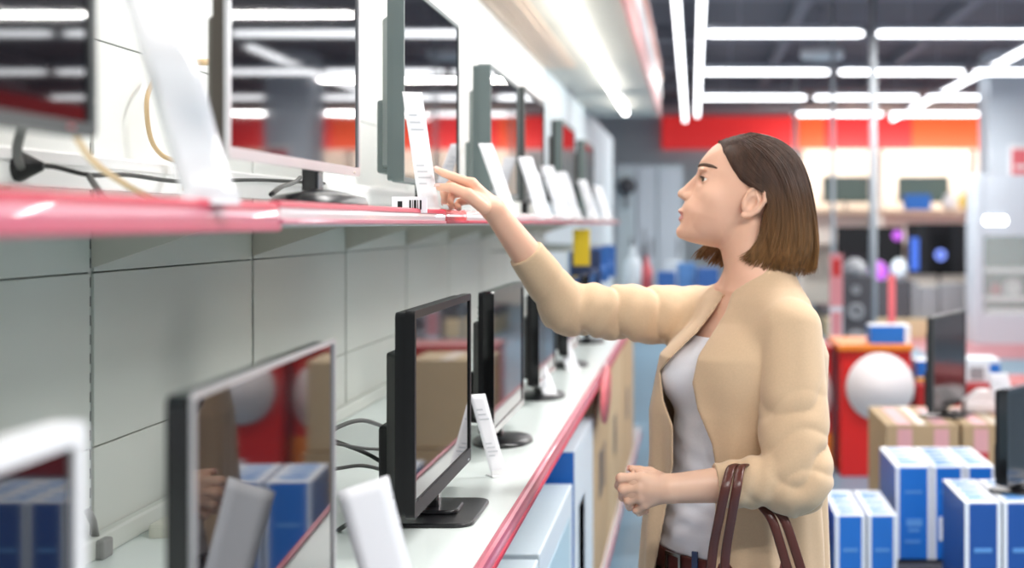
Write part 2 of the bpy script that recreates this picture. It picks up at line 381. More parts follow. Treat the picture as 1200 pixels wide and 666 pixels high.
def make_tv(label, loc, rotz, w, h, zb, bez, fm, bm_='plastic_black', th=0.03, bump=0.03, chin=0.0, foot='oval', scr='screen', group=None, name='television', neck=0.025, footsize=(0.30, 0.20), nx=0.0, fh=1.0, bt=0.0):
    """screen faces local -Y, stands on z=0, panel from z=zb to zb+h"""
    t = thing(name, label, 'television', loc, rotz, group)
    m = MB(); ringframe(m, rounded(-w/2, w/2, zb, zb+h, 0.008), rounded(-w/2+bez, w/2-bez, zb+bez+chin, zb+h-bez, 0.002), -th/2, th/2*0.4)
    m.build('bezel', fm, t)
    m = MB(); m.box(-w/2+bez*0.6, w/2-bez*0.6, -th/2+0.003, -th/2+0.007, zb+bez*0.6+chin*0.8, zb+h-bez*0.6); m.build('screen', scr, t)
    m = MB(); m.prism(rounded(-w/2+0.003, w/2-0.003, zb+0.003, zb+h-0.003, 0.01), 'y', th*0.2, th*0.5+bt, 0)
    i = 0.10*w
    poly = [(-w/2+0.01, th*0.5+bt), (w/2-0.01, th*0.5+bt), (w/2-i, th*0.5+bump+bt), (-w/2+i, th*0.5+bump+bt)]
    m.prism(poly, 'z', zb+0.03, zb+h-0.07, 0, bev=0.006)
    m.prism([(-w*0.42, th*0.5+bt), (w*0.42, th*0.5+bt), (w*0.38, th*0.5+bt+bump*1.6), (-w*0.38, th*0.5+bt+bump*1.6)], 'z', zb+0.02, zb+h*0.42, 0, bev=0.006)
    for k in range(9): m.box(-w*0.25, w*0.25, th*0.5+bump+bt, th*0.5+bump+bt+0.0015, zb+h*0.55+k*0.012, zb+h*0.55+k*0.012+0.005, 0)
    m.build('back_shell', bm_, t)
    m = MB()
    if zb > 0.01: m.prism([(nx-neck*0.7, 0.0), (nx+neck*0.7, 0.0), (nx+neck*0.6, 0.025), (nx-neck*0.6, 0.025)], 'z', 0.012, zb+0.05, 0, bev=0.004); m.build('neck', 'gloss_black', t)
    m = MB(); fw, fd = footsize
    if foot == 'oval':
        m.lathe([(0.5, 0.0), (0.5, 0.006*fh), (0.47, 0.011*fh), (0.15, 0.016*fh), (0.02, 0.017*fh)], c=(nx, 0, 0), seg=36, sx=fw, sy=fd)
    else:
        m.prism(rounded(-fw/2, fw/2, -fd/2, fd/2, 0.03), 'z', 0.0, 0.008, 0, bev=0.003); m.prism(rounded(-fw/5, fw/5, -fd/4, fd/4, 0.02), 'z', 0.008, 0.016, 0, bev=0.003)
    m.build('foot', 'foot_black', t)
    m = MB(); m.box(w*0.44-0.01, w*0.44+0.004, -th/2-0.001, -th/2+0.001, zb+bez*0.4, zb+bez*0.4+0.003); m.build('power_light', 'chrome', t)
    return t
R90 = PI/2
SX = -0.53
def up_tv(y0, y1, top, **k):
    w = y1-y0; zb = k.pop('zb', 0.058); sx = k.pop('x', SX); rz = k.pop('rz', 0.0)
    return make_tv(k.pop('label'), (sx-0.015, (y0+y1)/2, ZU), R90+rz, w, EYE+top-ZU-zb, zb, **k)
gu = 'televisions on the upper shelf'; gl = 'televisions on the lower shelf'
up_tv(0.42, 1.29, 0.52, label='nearest upper-shelf television, black screen cropped by the left frame edge', bez=0.012, fm='plastic_dark', group=gu, scr='screen')
up_tv(1.69, 2.36, 0.50, label='large upper-shelf television with grey metallic frame reflecting rows of ceiling tubes', bez=0.010, fm='bezel_silver', bm_='bezel_bronze', th=0.008, bt=0.012, bump=0.02, group=gu, chin=0.004, footsize=(0.32, 0.12), nx=0.10, fh=1.9)
up_tv(2.90, 3.59, 0.49, x=-0.58, zb=0.065, label='slate-backed upper-shelf television just left of the reaching hand', bez=0.010, fm='plastic_slate', bm_='plastic_slate', th=0.034, bump=0.024, group=gu)
up_tv(3.98, 4.62, 0.44, x=-0.565, label='upper-shelf television right behind the reaching hand, third from the left', bez=0.014, fm='plastic_slate', bm_='plastic_slate', th=0.05, bump=0.02, group=gu)
up_tv(4.95, 5.62, 0.47, x=-0.585, label='fifth upper-shelf television, blurred dark panel beyond the hand', bez=0.02, fm='plastic_dark', bm_='plastic_slate', th=0.05, bump=0.02, group=gu)
up_tv(6.40, 7.08, 0.46, x=-0.585, label='sixth upper-shelf television, narrow blurred panel', bez=0.02, fm='plastic_slate', th=0.05, bump=0.02, group=gu)
up_tv(7.95, 8.65, 0.46, x=-0.60, label='farthest upper-shelf television at the end of the run', bez=0.02, fm='plastic_slate', th=0.05, bump=0.02, group=gu)
def low_tv(y0, y1, top, bot, **k):
    w = y1-y0; zb = 0.52-bot; sx = k.pop('x', -0.44); rz = k.pop('rz', 0.0)
    return make_tv(k.pop('label'), (sx-0.012, (y0+y1)/2, ZL), R90+rz, w, bot-top, zb, group=gl, **k)
low_tv(0.50, 1.045, 0.141, 0.47, label='nearest lower-shelf television with pale silver frame in the bottom-left corner', bez=0.016, fm='bezel_pale', bm_='bezel_pale', bump=0.02)
low_tv(1.245, 1.848, 0.146, 0.485, x=-0.432, rz=R_(2.5), label='lower-shelf television with thin grey edge reflecting red stand and blue boxes', bez=0.006, fm='bezel_silver', bm_='gloss_black', bt=0.020, th=0.005, bump=0.012)
low_tv(2.30, 2.885, 0.139, 0.470, label='thick black lower-shelf television on a glossy wide foot, centre of the picture', bez=0.013, fm='plastic_black', th=0.022, bt=0.010, bump=0.026, chin=0.012, foot='plate', footsize=(0.24, 0.15))
low_tv(3.17, 3.73, 0.149, 0.465, label='black lower-shelf television third from the left, on a dark foot', bez=0.014, fm='gloss_black', th=0.035, bump=0.02, footsize=(0.22, 0.14))
low_tv(4.10, 4.60, 0.20, 0.465, label='small black lower-shelf television partly behind its left neighbour', bez=0.014, fm='gloss_black', th=0.035, bump=0.02, footsize=(0.22, 0.14))
low_tv(5.05, 5.55, 0.20, 0.465, label='black lower-shelf television, blurred, under the reaching arm', bez=0.014, fm='gloss_black', th=0.035, bump=0.02, footsize=(0.22, 0.14))
low_tv(6.1, 6.6, 0.22, 0.465, label='farthest black lower-shelf television hidden mostly behind the sleeve', bez=0.014, fm='gloss_black', th=0.035, bump=0.02, footsize=(0.22, 0.14))

# ------------------------------------------------------------------ price cards leaning in holders
def make_card(name, label, loc, h, w, lean, face, group, wave=0.0, top=0.0, foil=False, lines=True):
    """lean: how far the top goes towards the wall; face: angle the card faces, 0 = straight at the lens, 90 = across the aisle"""
    t = thing(name, label, 'price card', loc, R(face), group)
    g = []
    for i in range(15):
        s = i/14; row = []
        for j in range(5):
            u = (j/4-0.5)*w
            wv = wave*math.sin(s*8.5)*(0.6+0.4*j/4)
            row.append((u-lean*s*math.cos(R(face))*1.0, wv+lean*s*math.sin(R(face)), h*s+0.004+top*(j/4)*s))
        g.append(row)
    m = MB(); m.sheet(g, 0, 0.0012); m.build('card', 'foil' if foil else 'paper', t)
    m = MB()
    for i, s in enumerate((0.80, 0.74, 0.68, 0.38, 0.33, 0.28, 0.23)):
        k = s
        c = lambda u: (u-lean*k*math.cos(R(face)), lean*k*math.sin(R(face))-0.0016+wave*math.sin(k*8.5)*0.8, h*k+0.004)
        a, b = c(-w*0.34), c(w*(0.05+0.25*((i*7) % 3)/2)); m.box(a[0], b[0], a[1], a[1]+0.0008, a[2], a[2]+0.003)
    if lines and not foil: tag(m.build('printed_lines', 'paper_grey', t))
    m = MB(); m.box(-w/2-0.002, w/2+0.002, -0.014, 0.026, 0, 0.003, 0, bev=0.001); m.box(-w/2-0.001, w/2+0.001, -0.006, -0.003, 0.003, 0.014); m.build('holder', 'white_gloss' if not foil else 'foil', t)
    return t
R = math.radians
gc = 'price cards on the upper shelf'; gc2 = 'price cards on the lower shelf'
make_card('price_card', 'large crinkled glossy price strip, nearest on the upper shelf', (-0.470, 1.415, ZU), 0.235, 0.050, 0.070, 22, gc, wave=0.012, foil=True)
make_card('price_card', 'tall white price card the hand is touching on the upper shelf', (-0.508, 2.80, ZU), 0.232, 0.038, 0.034, 20, gc)
make_card('price_card', 'slanted white price card just right of the reaching hand', (-0.478, 3.80, ZU), 0.187, 0.038, 0.066, 25, gc)
for y, lb in [(4.62, 'blurred price card, first beyond the slanted card right of the hand'), (5.35, 'blurred price card, second beyond the slanted card right of the hand'), (5.95, 'blurred price card, third beyond the slanted card right of the hand'), (7.1, 'blurred price card, fourth beyond the slanted card right of the hand'), (8.3, 'farthest blurred price card on the upper shelf')]:
    make_card('price_card', lb, (-0.475-0.0035*(y-4.6), y, ZU), 0.19, 0.05, 0.06, 25, gc, wave=0.003)
make_card('price_card', 'largest plain white price card, bottom centre-left of the lower shelf', (-0.332, 1.70, ZL), 0.203, 0.058, 0.055, 15, gc2, top=0.016, lines=False)
make_card('price_card', 'white price card beside the glossy foot on the lower shelf', (-0.398, 2.98, ZL), 0.165, 0.034, 0.045, 30, gc2)
make_card('price_card', 'third white price card on the lower shelf, blurred', (-0.42, 4.30, ZL), 0.13, 0.045, 0.05, 25, gc2)
make_card('price_card', 'farthest white price card on the lower shelf', (-0.42, 5.1, ZL), 0.13, 0.05, 0.05, 25, gc2)

# small white leaflet with black print by the foot of the slate television
t = thing('energy_leaflet', 'small white leaflet with black print at the rim of the upper shelf', 'leaflet', (-0.486, 2.49, ZU), 0)
m = MB(); m.box(-0.03, 0.03, -0.004, 0.0, 0.0, 0.028, 0); m.build('sheet', 'paper', t)
m = MB()
for x0, x1, z0, z1 in ((0.0, 0.003, 0.006, 0.022), (0.005, 0.006, 0.006, 0.022), (0.008, 0.012, 0.006, 0.022), (0.014, 0.015, 0.006, 0.022), (0.018, 0.021, 0.006, 0.022), (-0.02, -0.012, 0.008, 0.02)): m.box(x0, x1, -0.0048, -0.004, z0, z1)
m.build('black_print', 'slot_black', t)

# ------------------------------------------------------------------ cables, plugs, sockets
def cable(label, pts, r, mt, name='power_cable'):
    pv = [Vector(p) for p in pts]; out = []
    for i in range(len(pv)-1):
        p0, p1, p2, p3 = pv[max(i-1, 0)], pv[i], pv[i+1], pv[min(i+2, len(pv)-1)]
        for k in range(6):
            t = k/6; out.append(0.5*((2*p1)+(-p0+p2)*t+(2*p0-5*p1+4*p2-p3)*t*t+(-p0+3*p1-3*p2+p3)*t**3))
    out.append(pv[-1]); m = MB(); m.tube(out, r, 0, 8)
    return tag(m.build(name, mt), label, 'cable')
YW = lambda px: 1700*0.90/(812-px)
def on(px, py, X): Y = X*F/(px-CX); return P(px, py, Y)
# plugs near the left edge
t = thing('wall_plug', 'black round power plug at the far left above the upper shelf', 'plug', on(24, 195, -0.90))
rx = Matrix.Rotation(PI/2, 4, 'Y')
m = MB(); m.lathe([(0.012, -0.034), (0.019, -0.02), (0.021, 0.0), (0.014, 0.014), (0.006, 0.03)], mx=rx); m.build('plug_body', 'plastic_black', t)
m = MB(); m.box(-0.045, -0.036, -0.03, 0.055, -0.03, 0.03, 0, bev=0.004); m.build('socket_plate', 'socket_cream', t)
cable('thick black cable rising from the round plug at the far left', [on(24, 195, -0.885), on(20, 175, -0.83), on(26, 150, -0.78), on(34, 120, -0.74)], 0.006, 'cable_black')
cable('long black cable sagging along the back of the upper shelf', [on(30, 196, -0.90), on(60, 195, -0.87), on(105, 205, -0.84), on(150, 205, -0.84), on(215, 213, -0.84), on(300, 211, -0.84), on(380, 215, -0.80)], 0.0035, 'cable_black')
cable('short black and red cable stub hanging at the left of the upper shelf', [on(104, 206, -0.84), on(112, 218, -0.80), on(122, 232, -0.74), on(140, 240, -0.66)], 0.0045, 'cable_black')
cable('pale tan cable dropping from the nearest upper television', [on(88, 158, -0.62), on(110, 190, -0.66), on(150, 218, -0.68), on(190, 238, -0.70)], 0.004, 'cable_tan')
cable('tan looped cable on the white panel behind the crinkled price strip', [on(181, 92, -0.92), on(172, 118, -0.91), on(176, 160, -0.91), on(190, 182, -0.90), on(214, 194, -0.88), on(216, 222, -0.84)], 0.004, 'cable_tan')
cable('short tan cable behind the edge of the grey-framed television', [on(222, 73, -0.942), on(236, 73, -0.91), on(246, 73, -0.90), on(262, 74, -0.88)], 0.006, 'cable_tan')
cable('black cable crossing under the grey-framed television', [on(318, 228, -0.62), on(330, 219, -0.66), on(345, 214, -0.72), on(352, 208, -0.74)], 0.004, 'cable_black')
cable('thin black cable arching behind the thick black lower television', [on(380, 512, -0.64), on(398, 500, -0.63), on(425, 493, -0.62), on(455, 503, -0.60), on(475, 516, -0.57)], 0.0042, 'cable_grey')
cable('dark cable sagging between the lower televisions', [on(380, 514, -0.64), on(400, 520, -0.64), on(430, 532, -0.62), on(455, 546, -0.58), on(470, 552, -0.55)], 0.0042, 'cable_black')
cable('dark level cable between the two front lower televisions', [on(380, 517, -0.64), on(398, 521, -0.63), on(430, 526, -0.61), on(460, 527, -0.58), on(478, 530, -0.56)], 0.003, 'cable_grey')
cable('grey lowest cable lying on the lower shelf', [on(380, 552, -0.64), on(398, 549, -0.62), on(425, 546, -0.60), on(455, 553, -0.58), on(480, 562, -0.55)], 0.0035, 'cable_grey')
cable('short black cable poking out behind the large white price card', [on(396, 622, -0.60), on(405, 616, -0.58), on(416, 610, -0.56), on(430, 604, -0.55)], 0.004, 'cable_black')
cable('black cable lying behind the foot of the third lower television', [on(578, 488, -0.62), on(600, 485, -0.56), on(622, 488, -0.52), on(638, 485, -0.50)], 0.004, 'cable_black')
t = thing('power_socket', 'cream power socket with black plug on the lower shelf behind the thin-edged television', 'socket', on(196, 648, -0.88))
m = MB(); m.box(-0.02, 0.018, -0.035, 0.035, -0.03, 0.055, 0, bev=0.006); m.build('socket_body', 'socket_cream', t)
m = MB(); m.lathe([(0.014, 0.0), (0.013, 0.02), (0.006, 0.034)], c=(0.018, -0.012, -0.004), mx=rx); m.build('plug', 'plastic_black', t)
m = MB(); m.tube([(0.05, -0.012, -0.004), (0.07, -0.02, -0.02), (0.06, -0.05, -0.04)], 0.004, 0, 8); m.build('plug_lead', 'cable_black', t)
t = thing('shelf_clip', 'small dark metal clip where the first slotted upright meets the lower shelf', 'clip', (XW+0.012, 2.255, ZL+0.03))
m = MB(); m.box(-0.012, 0.02, -0.02, 0.02, -0.03, 0.0, 0, bev=0.004); m.tube([(0, 0, 0), (0.004, -0.02, 0.03), (0, -0.03, 0.05)], 0.006, 0, 8); m.build('clip_body', 'cable_grey', t)

# ------------------------------------------------------------------ boxes under the lower shelf
def carton(name, label, x0, x1, y0, y1, z0, h, mats, parts=(), group=None, rot=0):
    t = thing(name, label, 'box', ((x0+x1)/2, (y0+y1)/2, z0), rot, group); a, b = (x1-x0)/2, (y1-y0)/2
    m = MB(); m.box(-a, a, -b, b, 0, h, 0, bev=0.004); m.build('carton', mats, t)
    for (nm, mt, face, u0, u1, v0, v1) in parts:   # fractions on a face: 'f' front (-Y), 'l' (-X), 'r' (+X), 't' top
        m = MB(); e = 0.0012
        if face == 'f': m.box(-a+2*a*u0, -a+2*a*u1, -b-e, -b+e, h*v0, h*v1)
        if face == 'l': m.box(-a-e, -a+e, b-2*b*u1, b-2*b*u0, h*v0, h*v1)
        if face == 'r': m.box(a-e, a+e, -b+2*b*u0, -b+2*b*u1, h*v0, h*v1)
        if face == 't': m.box(-a+2*a*u0, -a+2*a*u1, -b+2*b*v0, -b+2*b*v1, h-e, h+e)
        m.build(nm, mt, t)
    return t
XB0, XB1 = -0.72, -0.345
carton('product_box', 'pale blue-white box, nearest under the lower shelf', XB0, XB1, 2.55, 3.24, ZB, 0.54, 'box_ice', [('printed_label', 'box_skyprint', 't', 0.55, 0.75, 0.72, 0.9), ('side_print', 'box_paleblue', 'r', 0.0, 0.9, 0.0, 0.86), ('printed_band', 'box_white', 'r', 0.1, 0.9, 0.3, 0.5)], 'pale blue-white boxes under the lower shelf')
carton('product_box', 'pale blue-white box, second under the lower shelf, before the blue one', XB0, XB1, 3.27, 4.15, ZB, 0.545, 'box_ice', [('printed_label', 'box_skyprint', 't', 0.35, 0.6, 0.35, 0.5), ('side_print', 'box_paleblue', 'r', 0.0, 0.9, 0.0, 0.86), ('printed_band', 'box_white', 'r', 0.1, 0.9, 0.3, 0.5)], 'pale blue-white boxes under the lower shelf')
carton('product_box', 'blue and white box standing under the lower shelf behind the pale ones', XB0, XB1, 4.22, 5.0, ZB, 0.625, 'box_blue', [('white_side', 'box_ice', 'r', 0.0, 1.0, 0.0, 1.0), ('side_print', 'box_skyprint', 'r', 0.2, 0.5, 0.3, 0.7), ('white_corner', 'box_white', 't', 0.75, 1.0, 0.0, 1.0)])
carton('cardboard_box', 'plain cardboard box under the lower shelf, left one of three', XB0, XB1, 5.06, 5.95, ZB, 0.68, 'cardboard', [('printed_mark', 'grey_dark', 'r', 0.3, 0.5, 0.4, 0.65), ('printed_mark', 'grey_dark', 'r', 0.6, 0.7, 0.4, 0.65), ('tape', 'tape', 't', 0.4, 0.6, 0.0, 1.0)], 'cardboard boxes under the lower shelf')
carton('cardboard_box', 'plain cardboard box under the lower shelf, middle one of three', XB0, XB1, 6.0, 7.1, ZB, 0.68, 'cardboard_light', [('printed_mark', 'grey_dark', 'r', 0.3, 0.45, 0.4, 0.65), ('tape', 'tape', 't', 0.4, 0.6, 0.0, 1.0)], 'cardboard boxes under the lower shelf')
carton('cardboard_box', 'plain cardboard box under the lower shelf, farthest one of three', XB0, XB1, 7.15, 8.4, ZB, 0.66, 'cardboard', [('printed_mark', 'grey_dark', 'r', 0.3, 0.45, 0.4, 0.65), ('tape', 'tape', 't', 0.4, 0.6, 0.0, 1.0)], 'cardboard boxes under the lower shelf')
# pink-red round sign hanging from the lower shelf rail
t = thing('round_sign', 'dark pink round sign hanging off the edge of the lower shelf', 'sign', (LX+0.012, 5.15, ZL-0.085))
m = MB(); m.lathe([(0.10, -0.002), (0.10, 0.002)], mx=Matrix.Rotation(PI/2, 4, 'Y'), seg=32, sy=2.9); m.build('sign_disc', 'poster_pink', t)
m = MB(); m.box(-0.004, 0.0, -0.02, 0.02, 0.05, 0.112); m.build('clip', 'white_gloss', t)

# hanging packs and yellow tag near the far end, below the upper shelf
t = thing('hanging_tag', 'yellow tag hanging under the far part of the upper shelf', 'tag', (-0.50, 6.55, ZU-0.024))
m = MB(); m.box(-0.04, 0.035, -0.002, 0.002, -0.185, -0.02, 0, bev=0.0008); m.build('yellow_card', 'yellow', t)
m = MB(); m.tube([(0, 0, 0), (0, 0, -0.03)], 0.003, 0, 6); m.build('tag_hook', 'upright_grey', t)
ORD = ['first', 'second', 'third', 'fourth', 'fifth', 'sixth', 'seventh', 'eighth', 'ninth', 'tenth']
cols = ['navy_item', 'blue_item', 'box_ice', 'navy_item', 'blue_item', 'grey_dark', 'blue_item', 'navy_item', 'pink_item', 'blue_item']
for k in range(10):
    y = 6.75+0.24*k; x = -0.52-0.03*(k % 3)
    nm = {'navy_item': 'navy', 'blue_item': 'bright blue', 'box_ice': 'pale blue', 'grey_dark': 'dark grey', 'pink_item': 'pink'}[cols[k]]
    t = thing('blister_pack', f'{nm} blister pack, {ORD[k]} from the near end of the peg row', 'pack', (x, y, EYE-0.13), 0, 'blister packs hanging below the upper shelf')
    m = MB(); m.box(-0.045, 0.045, -0.012, 0.004, -0.20, -0.005, 0, bev=0.004); m.lathe([(0.03, -0.03), (0.03, 0.02), (0.02, 0.03)], c=(0, -0.02, -0.13)); m.build('pack_body', cols[k], t)
    m = MB(); m.tube([(0, 0.006, 0.0), (XW-x-0.012, 0.006, 0.0)], 0.003, 0, 6); m.build('peg', 'upright_grey', t)
# ================================================================== aisle and right side displays
def bluebox(name, label, px0, px1, pytop, pybot, y0, L, group, mt='box_blue', side='box_skyprint', wl=0.012):
    s = F/y0; x0, x1 = (px0-CX)/s, (px1-CX)/s; zt = EYE-(pytop-CY)/s; zb = EYE-(pybot-CY)/s
    t = thing(name, label, 'box', ((x0+x1)/2, y0, zb), 0, group); a = (x1-x0)/2; h = zt-zb
    m = MB(); m.box(-a, a, 0, L, 0, h, 0, bev=0.004)
    m.build('carton', mt, t)
    m = MB(); m.box(-a-0.001, -a+wl, -0.0015, 0.001, 0.0, h); m.box(a-wl, a+0.001, -0.0015, 0.001, 0.0, h); m.build('white_edge', 'box_white', t)
    m = MB(); m.box(-a, a, 0.002, L, h-0.001, h+0.0015, 0); m.build('top_print', 'box_white', t)
    m = MB()
    for k in range(5): y = L*(0.08+0.17*k+0.03*math.sin(k*5+px0)); m.prism([(-a*0.75, y), (a*(0.1+0.5*math.cos(k*2+px0)**2), y+0.01), (a*0.8, y+0.05), (-a*0.5, y+0.07)], 'z', h+0.0015, h+0.0022)
    m.build('top_picture', 'box_skyprint', t)
    m = MB()
    for k, (u0, u1, v0, v1) in enumerate([(-0.4, 0.5, 0.36, 0.44), (-0.3, 0.35, 0.30, 0.335), (-0.5, 0.5, 0.72, 0.745), (-0.5, 0.4, 0.18, 0.21)]): m.box(a*u0, a*u1, -0.0014, 0.001, h*v0, h*v1)
    m.build('front_print', side, t)
    return t
gb1 = 'blue boxes standing on the low platform'; gb2 = 'pair of low blue boxes beside the cardigan'; gb3 = 'front right blue boxes'
# platform under the group of three
m = MB(); m.box(-0.42, 0.60, 0, 0.62, 0.0, 0.21, 0, bev=0.01); 
for x in (-0.36, 0.0, 0.5): m.box(x, x+0.08, -0.004, 0.0, 0.03, 0.17, 1)
plat = m.build('low_platform', ['grey_dark', 'slot_black'], None, (1.15, 5.24, 0.0)); tag(plat, 'dark low platform carrying the group of three blue boxes', 'platform')
for k, (a, b) in enumerate([(1050, 1091), (1093, 1130), (1132, 1166)]):
    t = bluebox('display_box', f'{["left", "middle", "right"][k]} box of the three tall blue boxes on the low platform', a, b, 548, 656, 5.3, 0.47, gb1)
    if k == 1:
        m = MB(); m.box(-0.035, 0.03, -0.003, 0.0, 0.07, 0.155); m.build('shipping_label', 'box_white', t)
        m = MB(); m.box(-0.02, 0.005, -0.0045, -0.003, 0.08, 0.11); m.box(-0.025, 0.02, -0.0045, -0.003, 0.135, 0.14); m.build('label_print', 'grey_mid', t)
for k, (a, b) in enumerate([(979, 1014), (1017, 1051)]):
    zf = 262+1.45*F/5.0
    bluebox('display_box', f'{["left", "right"][k]} box of the two low blue boxes on the floor beside the cardigan', a, b, 605, zf-1, 5.0, 0.47, gb2)
for k, (a, b) in enumerate([(1131, 1173), (1176, 1220), (1223, 1266), (1269, 1312), (1315, 1358)]):
    zf = 262+1.45*F/4.6
    bluebox('display_box', f'{ORD[k]} box from the left in the front right blue row', a, b, 590, zf-1, 4.6, 0.42, gb3, mt='box_deep')
# cardboard boxes with red labels behind
def labelled(label, px0, px1, pt, y0, L, zb, group, mt='cardboard'):
    s = F/y0; x0, x1 = (px0-CX)/s, (px1-CX)/s; zt = EYE-(pt-CY)/s
    pr = [('tape', 'tape', 't', 0.44, 0.56, 0.0, 1.0)]
    for u in (0.16, 0.66): pr += [('red_label', 'label_red', 'f', u, u+0.2, 0.42, 0.80), ('pink_strip', 'label_pink', 'f', u, u+0.2, 0.80, 0.97), ('pink_top_strip', 'label_pink', 't', u, u+0.2, 0.0, 0.9)]
    return carton('cardboard_box', label, x0, x1, y0, y0+L, zb, zt-zb, mt, pr, group)
gcb = 'cardboard boxes with red labels'
labelled('left cardboard box with red labels under the standing television', 1038, 1124, 498, 6.2, 0.62, 0.0, gcb)
labelled('middle cardboard box with red labels, right of the standing television', 1128, 1212, 498, 6.2, 0.62, 0.0, gcb)
labelled('right cardboard box with red labels past the frame edge', 1216, 1300, 498, 6.2, 0.62, 0.0, gcb)
# cardboard stack in the aisle behind the woman, seen mirrored in the lower television
carton('cardboard_box', 'cardboard box in the aisle behind the woman, bottom of its stack', 0.06, 0.42, 6.6, 7.1, 0.0, 0.42, 'cardboard', [('tape', 'tape', 't', 0.4, 0.6, 0.0, 1.0), ('dark_print', 'grey_dark', 'l', 0.4, 0.6, 0.3, 0.6)], 'cardboard boxes in the aisle')
carton('cardboard_box', 'cardboard box in the aisle behind the woman, top of its stack', 0.07, 0.41, 6.62, 7.08, 0.425, 0.40, 'cardboard_light', [('tape', 'tape', 't', 0.4, 0.6, 0.0, 1.0), ('dark_print', 'grey_dark', 'l', 0.4, 0.6, 0.3, 0.6)], 'cardboard boxes in the aisle')
# television standing on the cardboard box
zc = EYE-(498-CY)*6.2/F
p = P(1096, 483, 6.5)
make_tv('dark grey television standing edge-on on the cardboard boxes', (1.143, 6.52, zc+0.002), R(65), 0.56, 0.42, 0.035, bez=0.014, fm='plastic_dark', th=0.03, bump=0.02, scr='screen_matt', footsize=(0.26, 0.2), foot='plate')
# black television on the front right blue boxes
zq = EYE-(590-CY)*4.6/F
make_tv('black television on the front right blue boxes, cropped by the frame edge', (P(1196, 0, 4.80).x, 4.82, zq+0.004), R(55), 0.30, 0.315, 0.03, bez=0.014, fm='gloss_black', th=0.045, bump=0.012, scr='screen_matt', footsize=(0.20, 0.15), foot='plate')
cable('white cable hanging down the front of the blue boxes', [P(1160, 583, 4.85), P(1140, 600, 5.0), P(1132, 640, 5.12), P(1122, 656, 5.2), P(1105, 668, 5.22)], 0.0045, 'cable_white')
t = make_card('price_card', 'white price card leaning behind the right-hand cardboard boxes', (P(1182, 0, 6.35).x, 6.35, zc+0.002), 0.20, 0.09, 0.05, 0, None)
m = MB()
m = MB(); m.box(-0.10, 0.10, -0.06, 0.06, 0, 0.05, 0, bev=0.01); m.prism([(-0.10, 0.05), (0.10, 0.05), (0.02, 0.10), (-0.03, 0.10)], 'y', -0.05, 0.05, 0)
o = m.build('paper_stack', 'disc_white', None, (P(1166, 0, 6.4).x, 6.62, zc+0.002)); tag(o, 'crumpled pale wrapping heap on the cardboard boxes', 'wrapping')

# red counter with a round white disc, a lower red plinth to its right
Y0 = 8.3; s = F/Y0
x0, x1 = (985-CX)/s, (1068-CX)/s; zt = EYE-(404-CY)/s; ry = Matrix.Rotation(PI/2, 4, 'X')
ct = thing('red_counter', 'red counter with an orange top and a large round white disc', 'counter', ((x0+x1)/2, Y0, 0)); a = (x1-x0)/2
m = MB(); m.box(-a, a, 0, 0.6, 0.0, zt-0.035, 0, bev=0.006); m.build('body', 'red_panel', ct)
m = MB(); m.box(-a-0.015, a+0.01, -0.02, 0.62, zt-0.035, zt, 0, bev=0.005); m.build('top', 'orange', ct)
m = MB(); m.lathe([(0.195, 0.0), (0.195, 0.006)], c=(-a+0.225, -0.012, 0.515), mx=ry, seg=40); m.build('white_disc', 'disc_white', ct)
m = MB(); m.box(-a+0.2, -a+0.38, -0.0045, 0.0, 0.10, 0.125); m.build('white_print', 'box_white', ct)
zp = 0.525
pl_ = thing('red_plinth', 'low dark red plinth to the right of the red counter', 'plinth', (2.5, Y0, 0)); b_ = 1.22
m = MB(); m.box(-b_, b_, 0, 0.6, 0.0, zp, 0, bev=0.006); m.build('body', 'red_dark', pl_)
for cx in (0.1, 0.65): m = MB(); m.lathe([(0.18, 0.0), (0.18, 0.006)], c=(cx, -0.010, 0.3), mx=ry, seg=40); m.build('white_disc', 'disc_white', pl_)
zcn = zp
# second red counter to the left of it, behind the woman, its discs mirrored in the lower television
ct2 = thing('red_counter', 'second red counter with pale discs, just right of the cardigan and behind the woman', 'counter', (0.555, 8.5, 0))
m = MB(); m.box(-0.26, 0.26, 0, 0.5, 0, 0.70, 0, bev=0.006); m.build('body', 'red_panel', ct2)
m = MB(); m.box(-0.27, 0.27, -0.02, 0.5, 0.70, 0.73, 0, bev=0.005); m.build('top', 'red_dark', ct2)
m = MB(); m.box(0.05, 0.262, -0.004, 0.0, 0.02, 0.22, 0); m.build('orange_panel', 'orange', ct2)
for cx in (-0.11, 0.14): m = MB(); m.lathe([(0.185, 0.0), (0.185, 0.006)], c=(cx, -0.010, 0.45), mx=ry, seg=36, sx=0.64); m.build('white_disc', 'disc_white', ct2)
for k, (xa, xb) in enumerate([(0.13, 0.285), (0.30, 0.455)]):
    bluebox('display_box', f'{["left", "right"][k]} blue box hidden behind the woman and mirrored in the thin-edged television', CX+xa*F/5.1, CX+xb*F/5.1, CY+(EYE-0.55)*F/5.1, CY+(EYE-0.002)*F/5.1, 5.1, 0.4, 'blue boxes behind the woman')

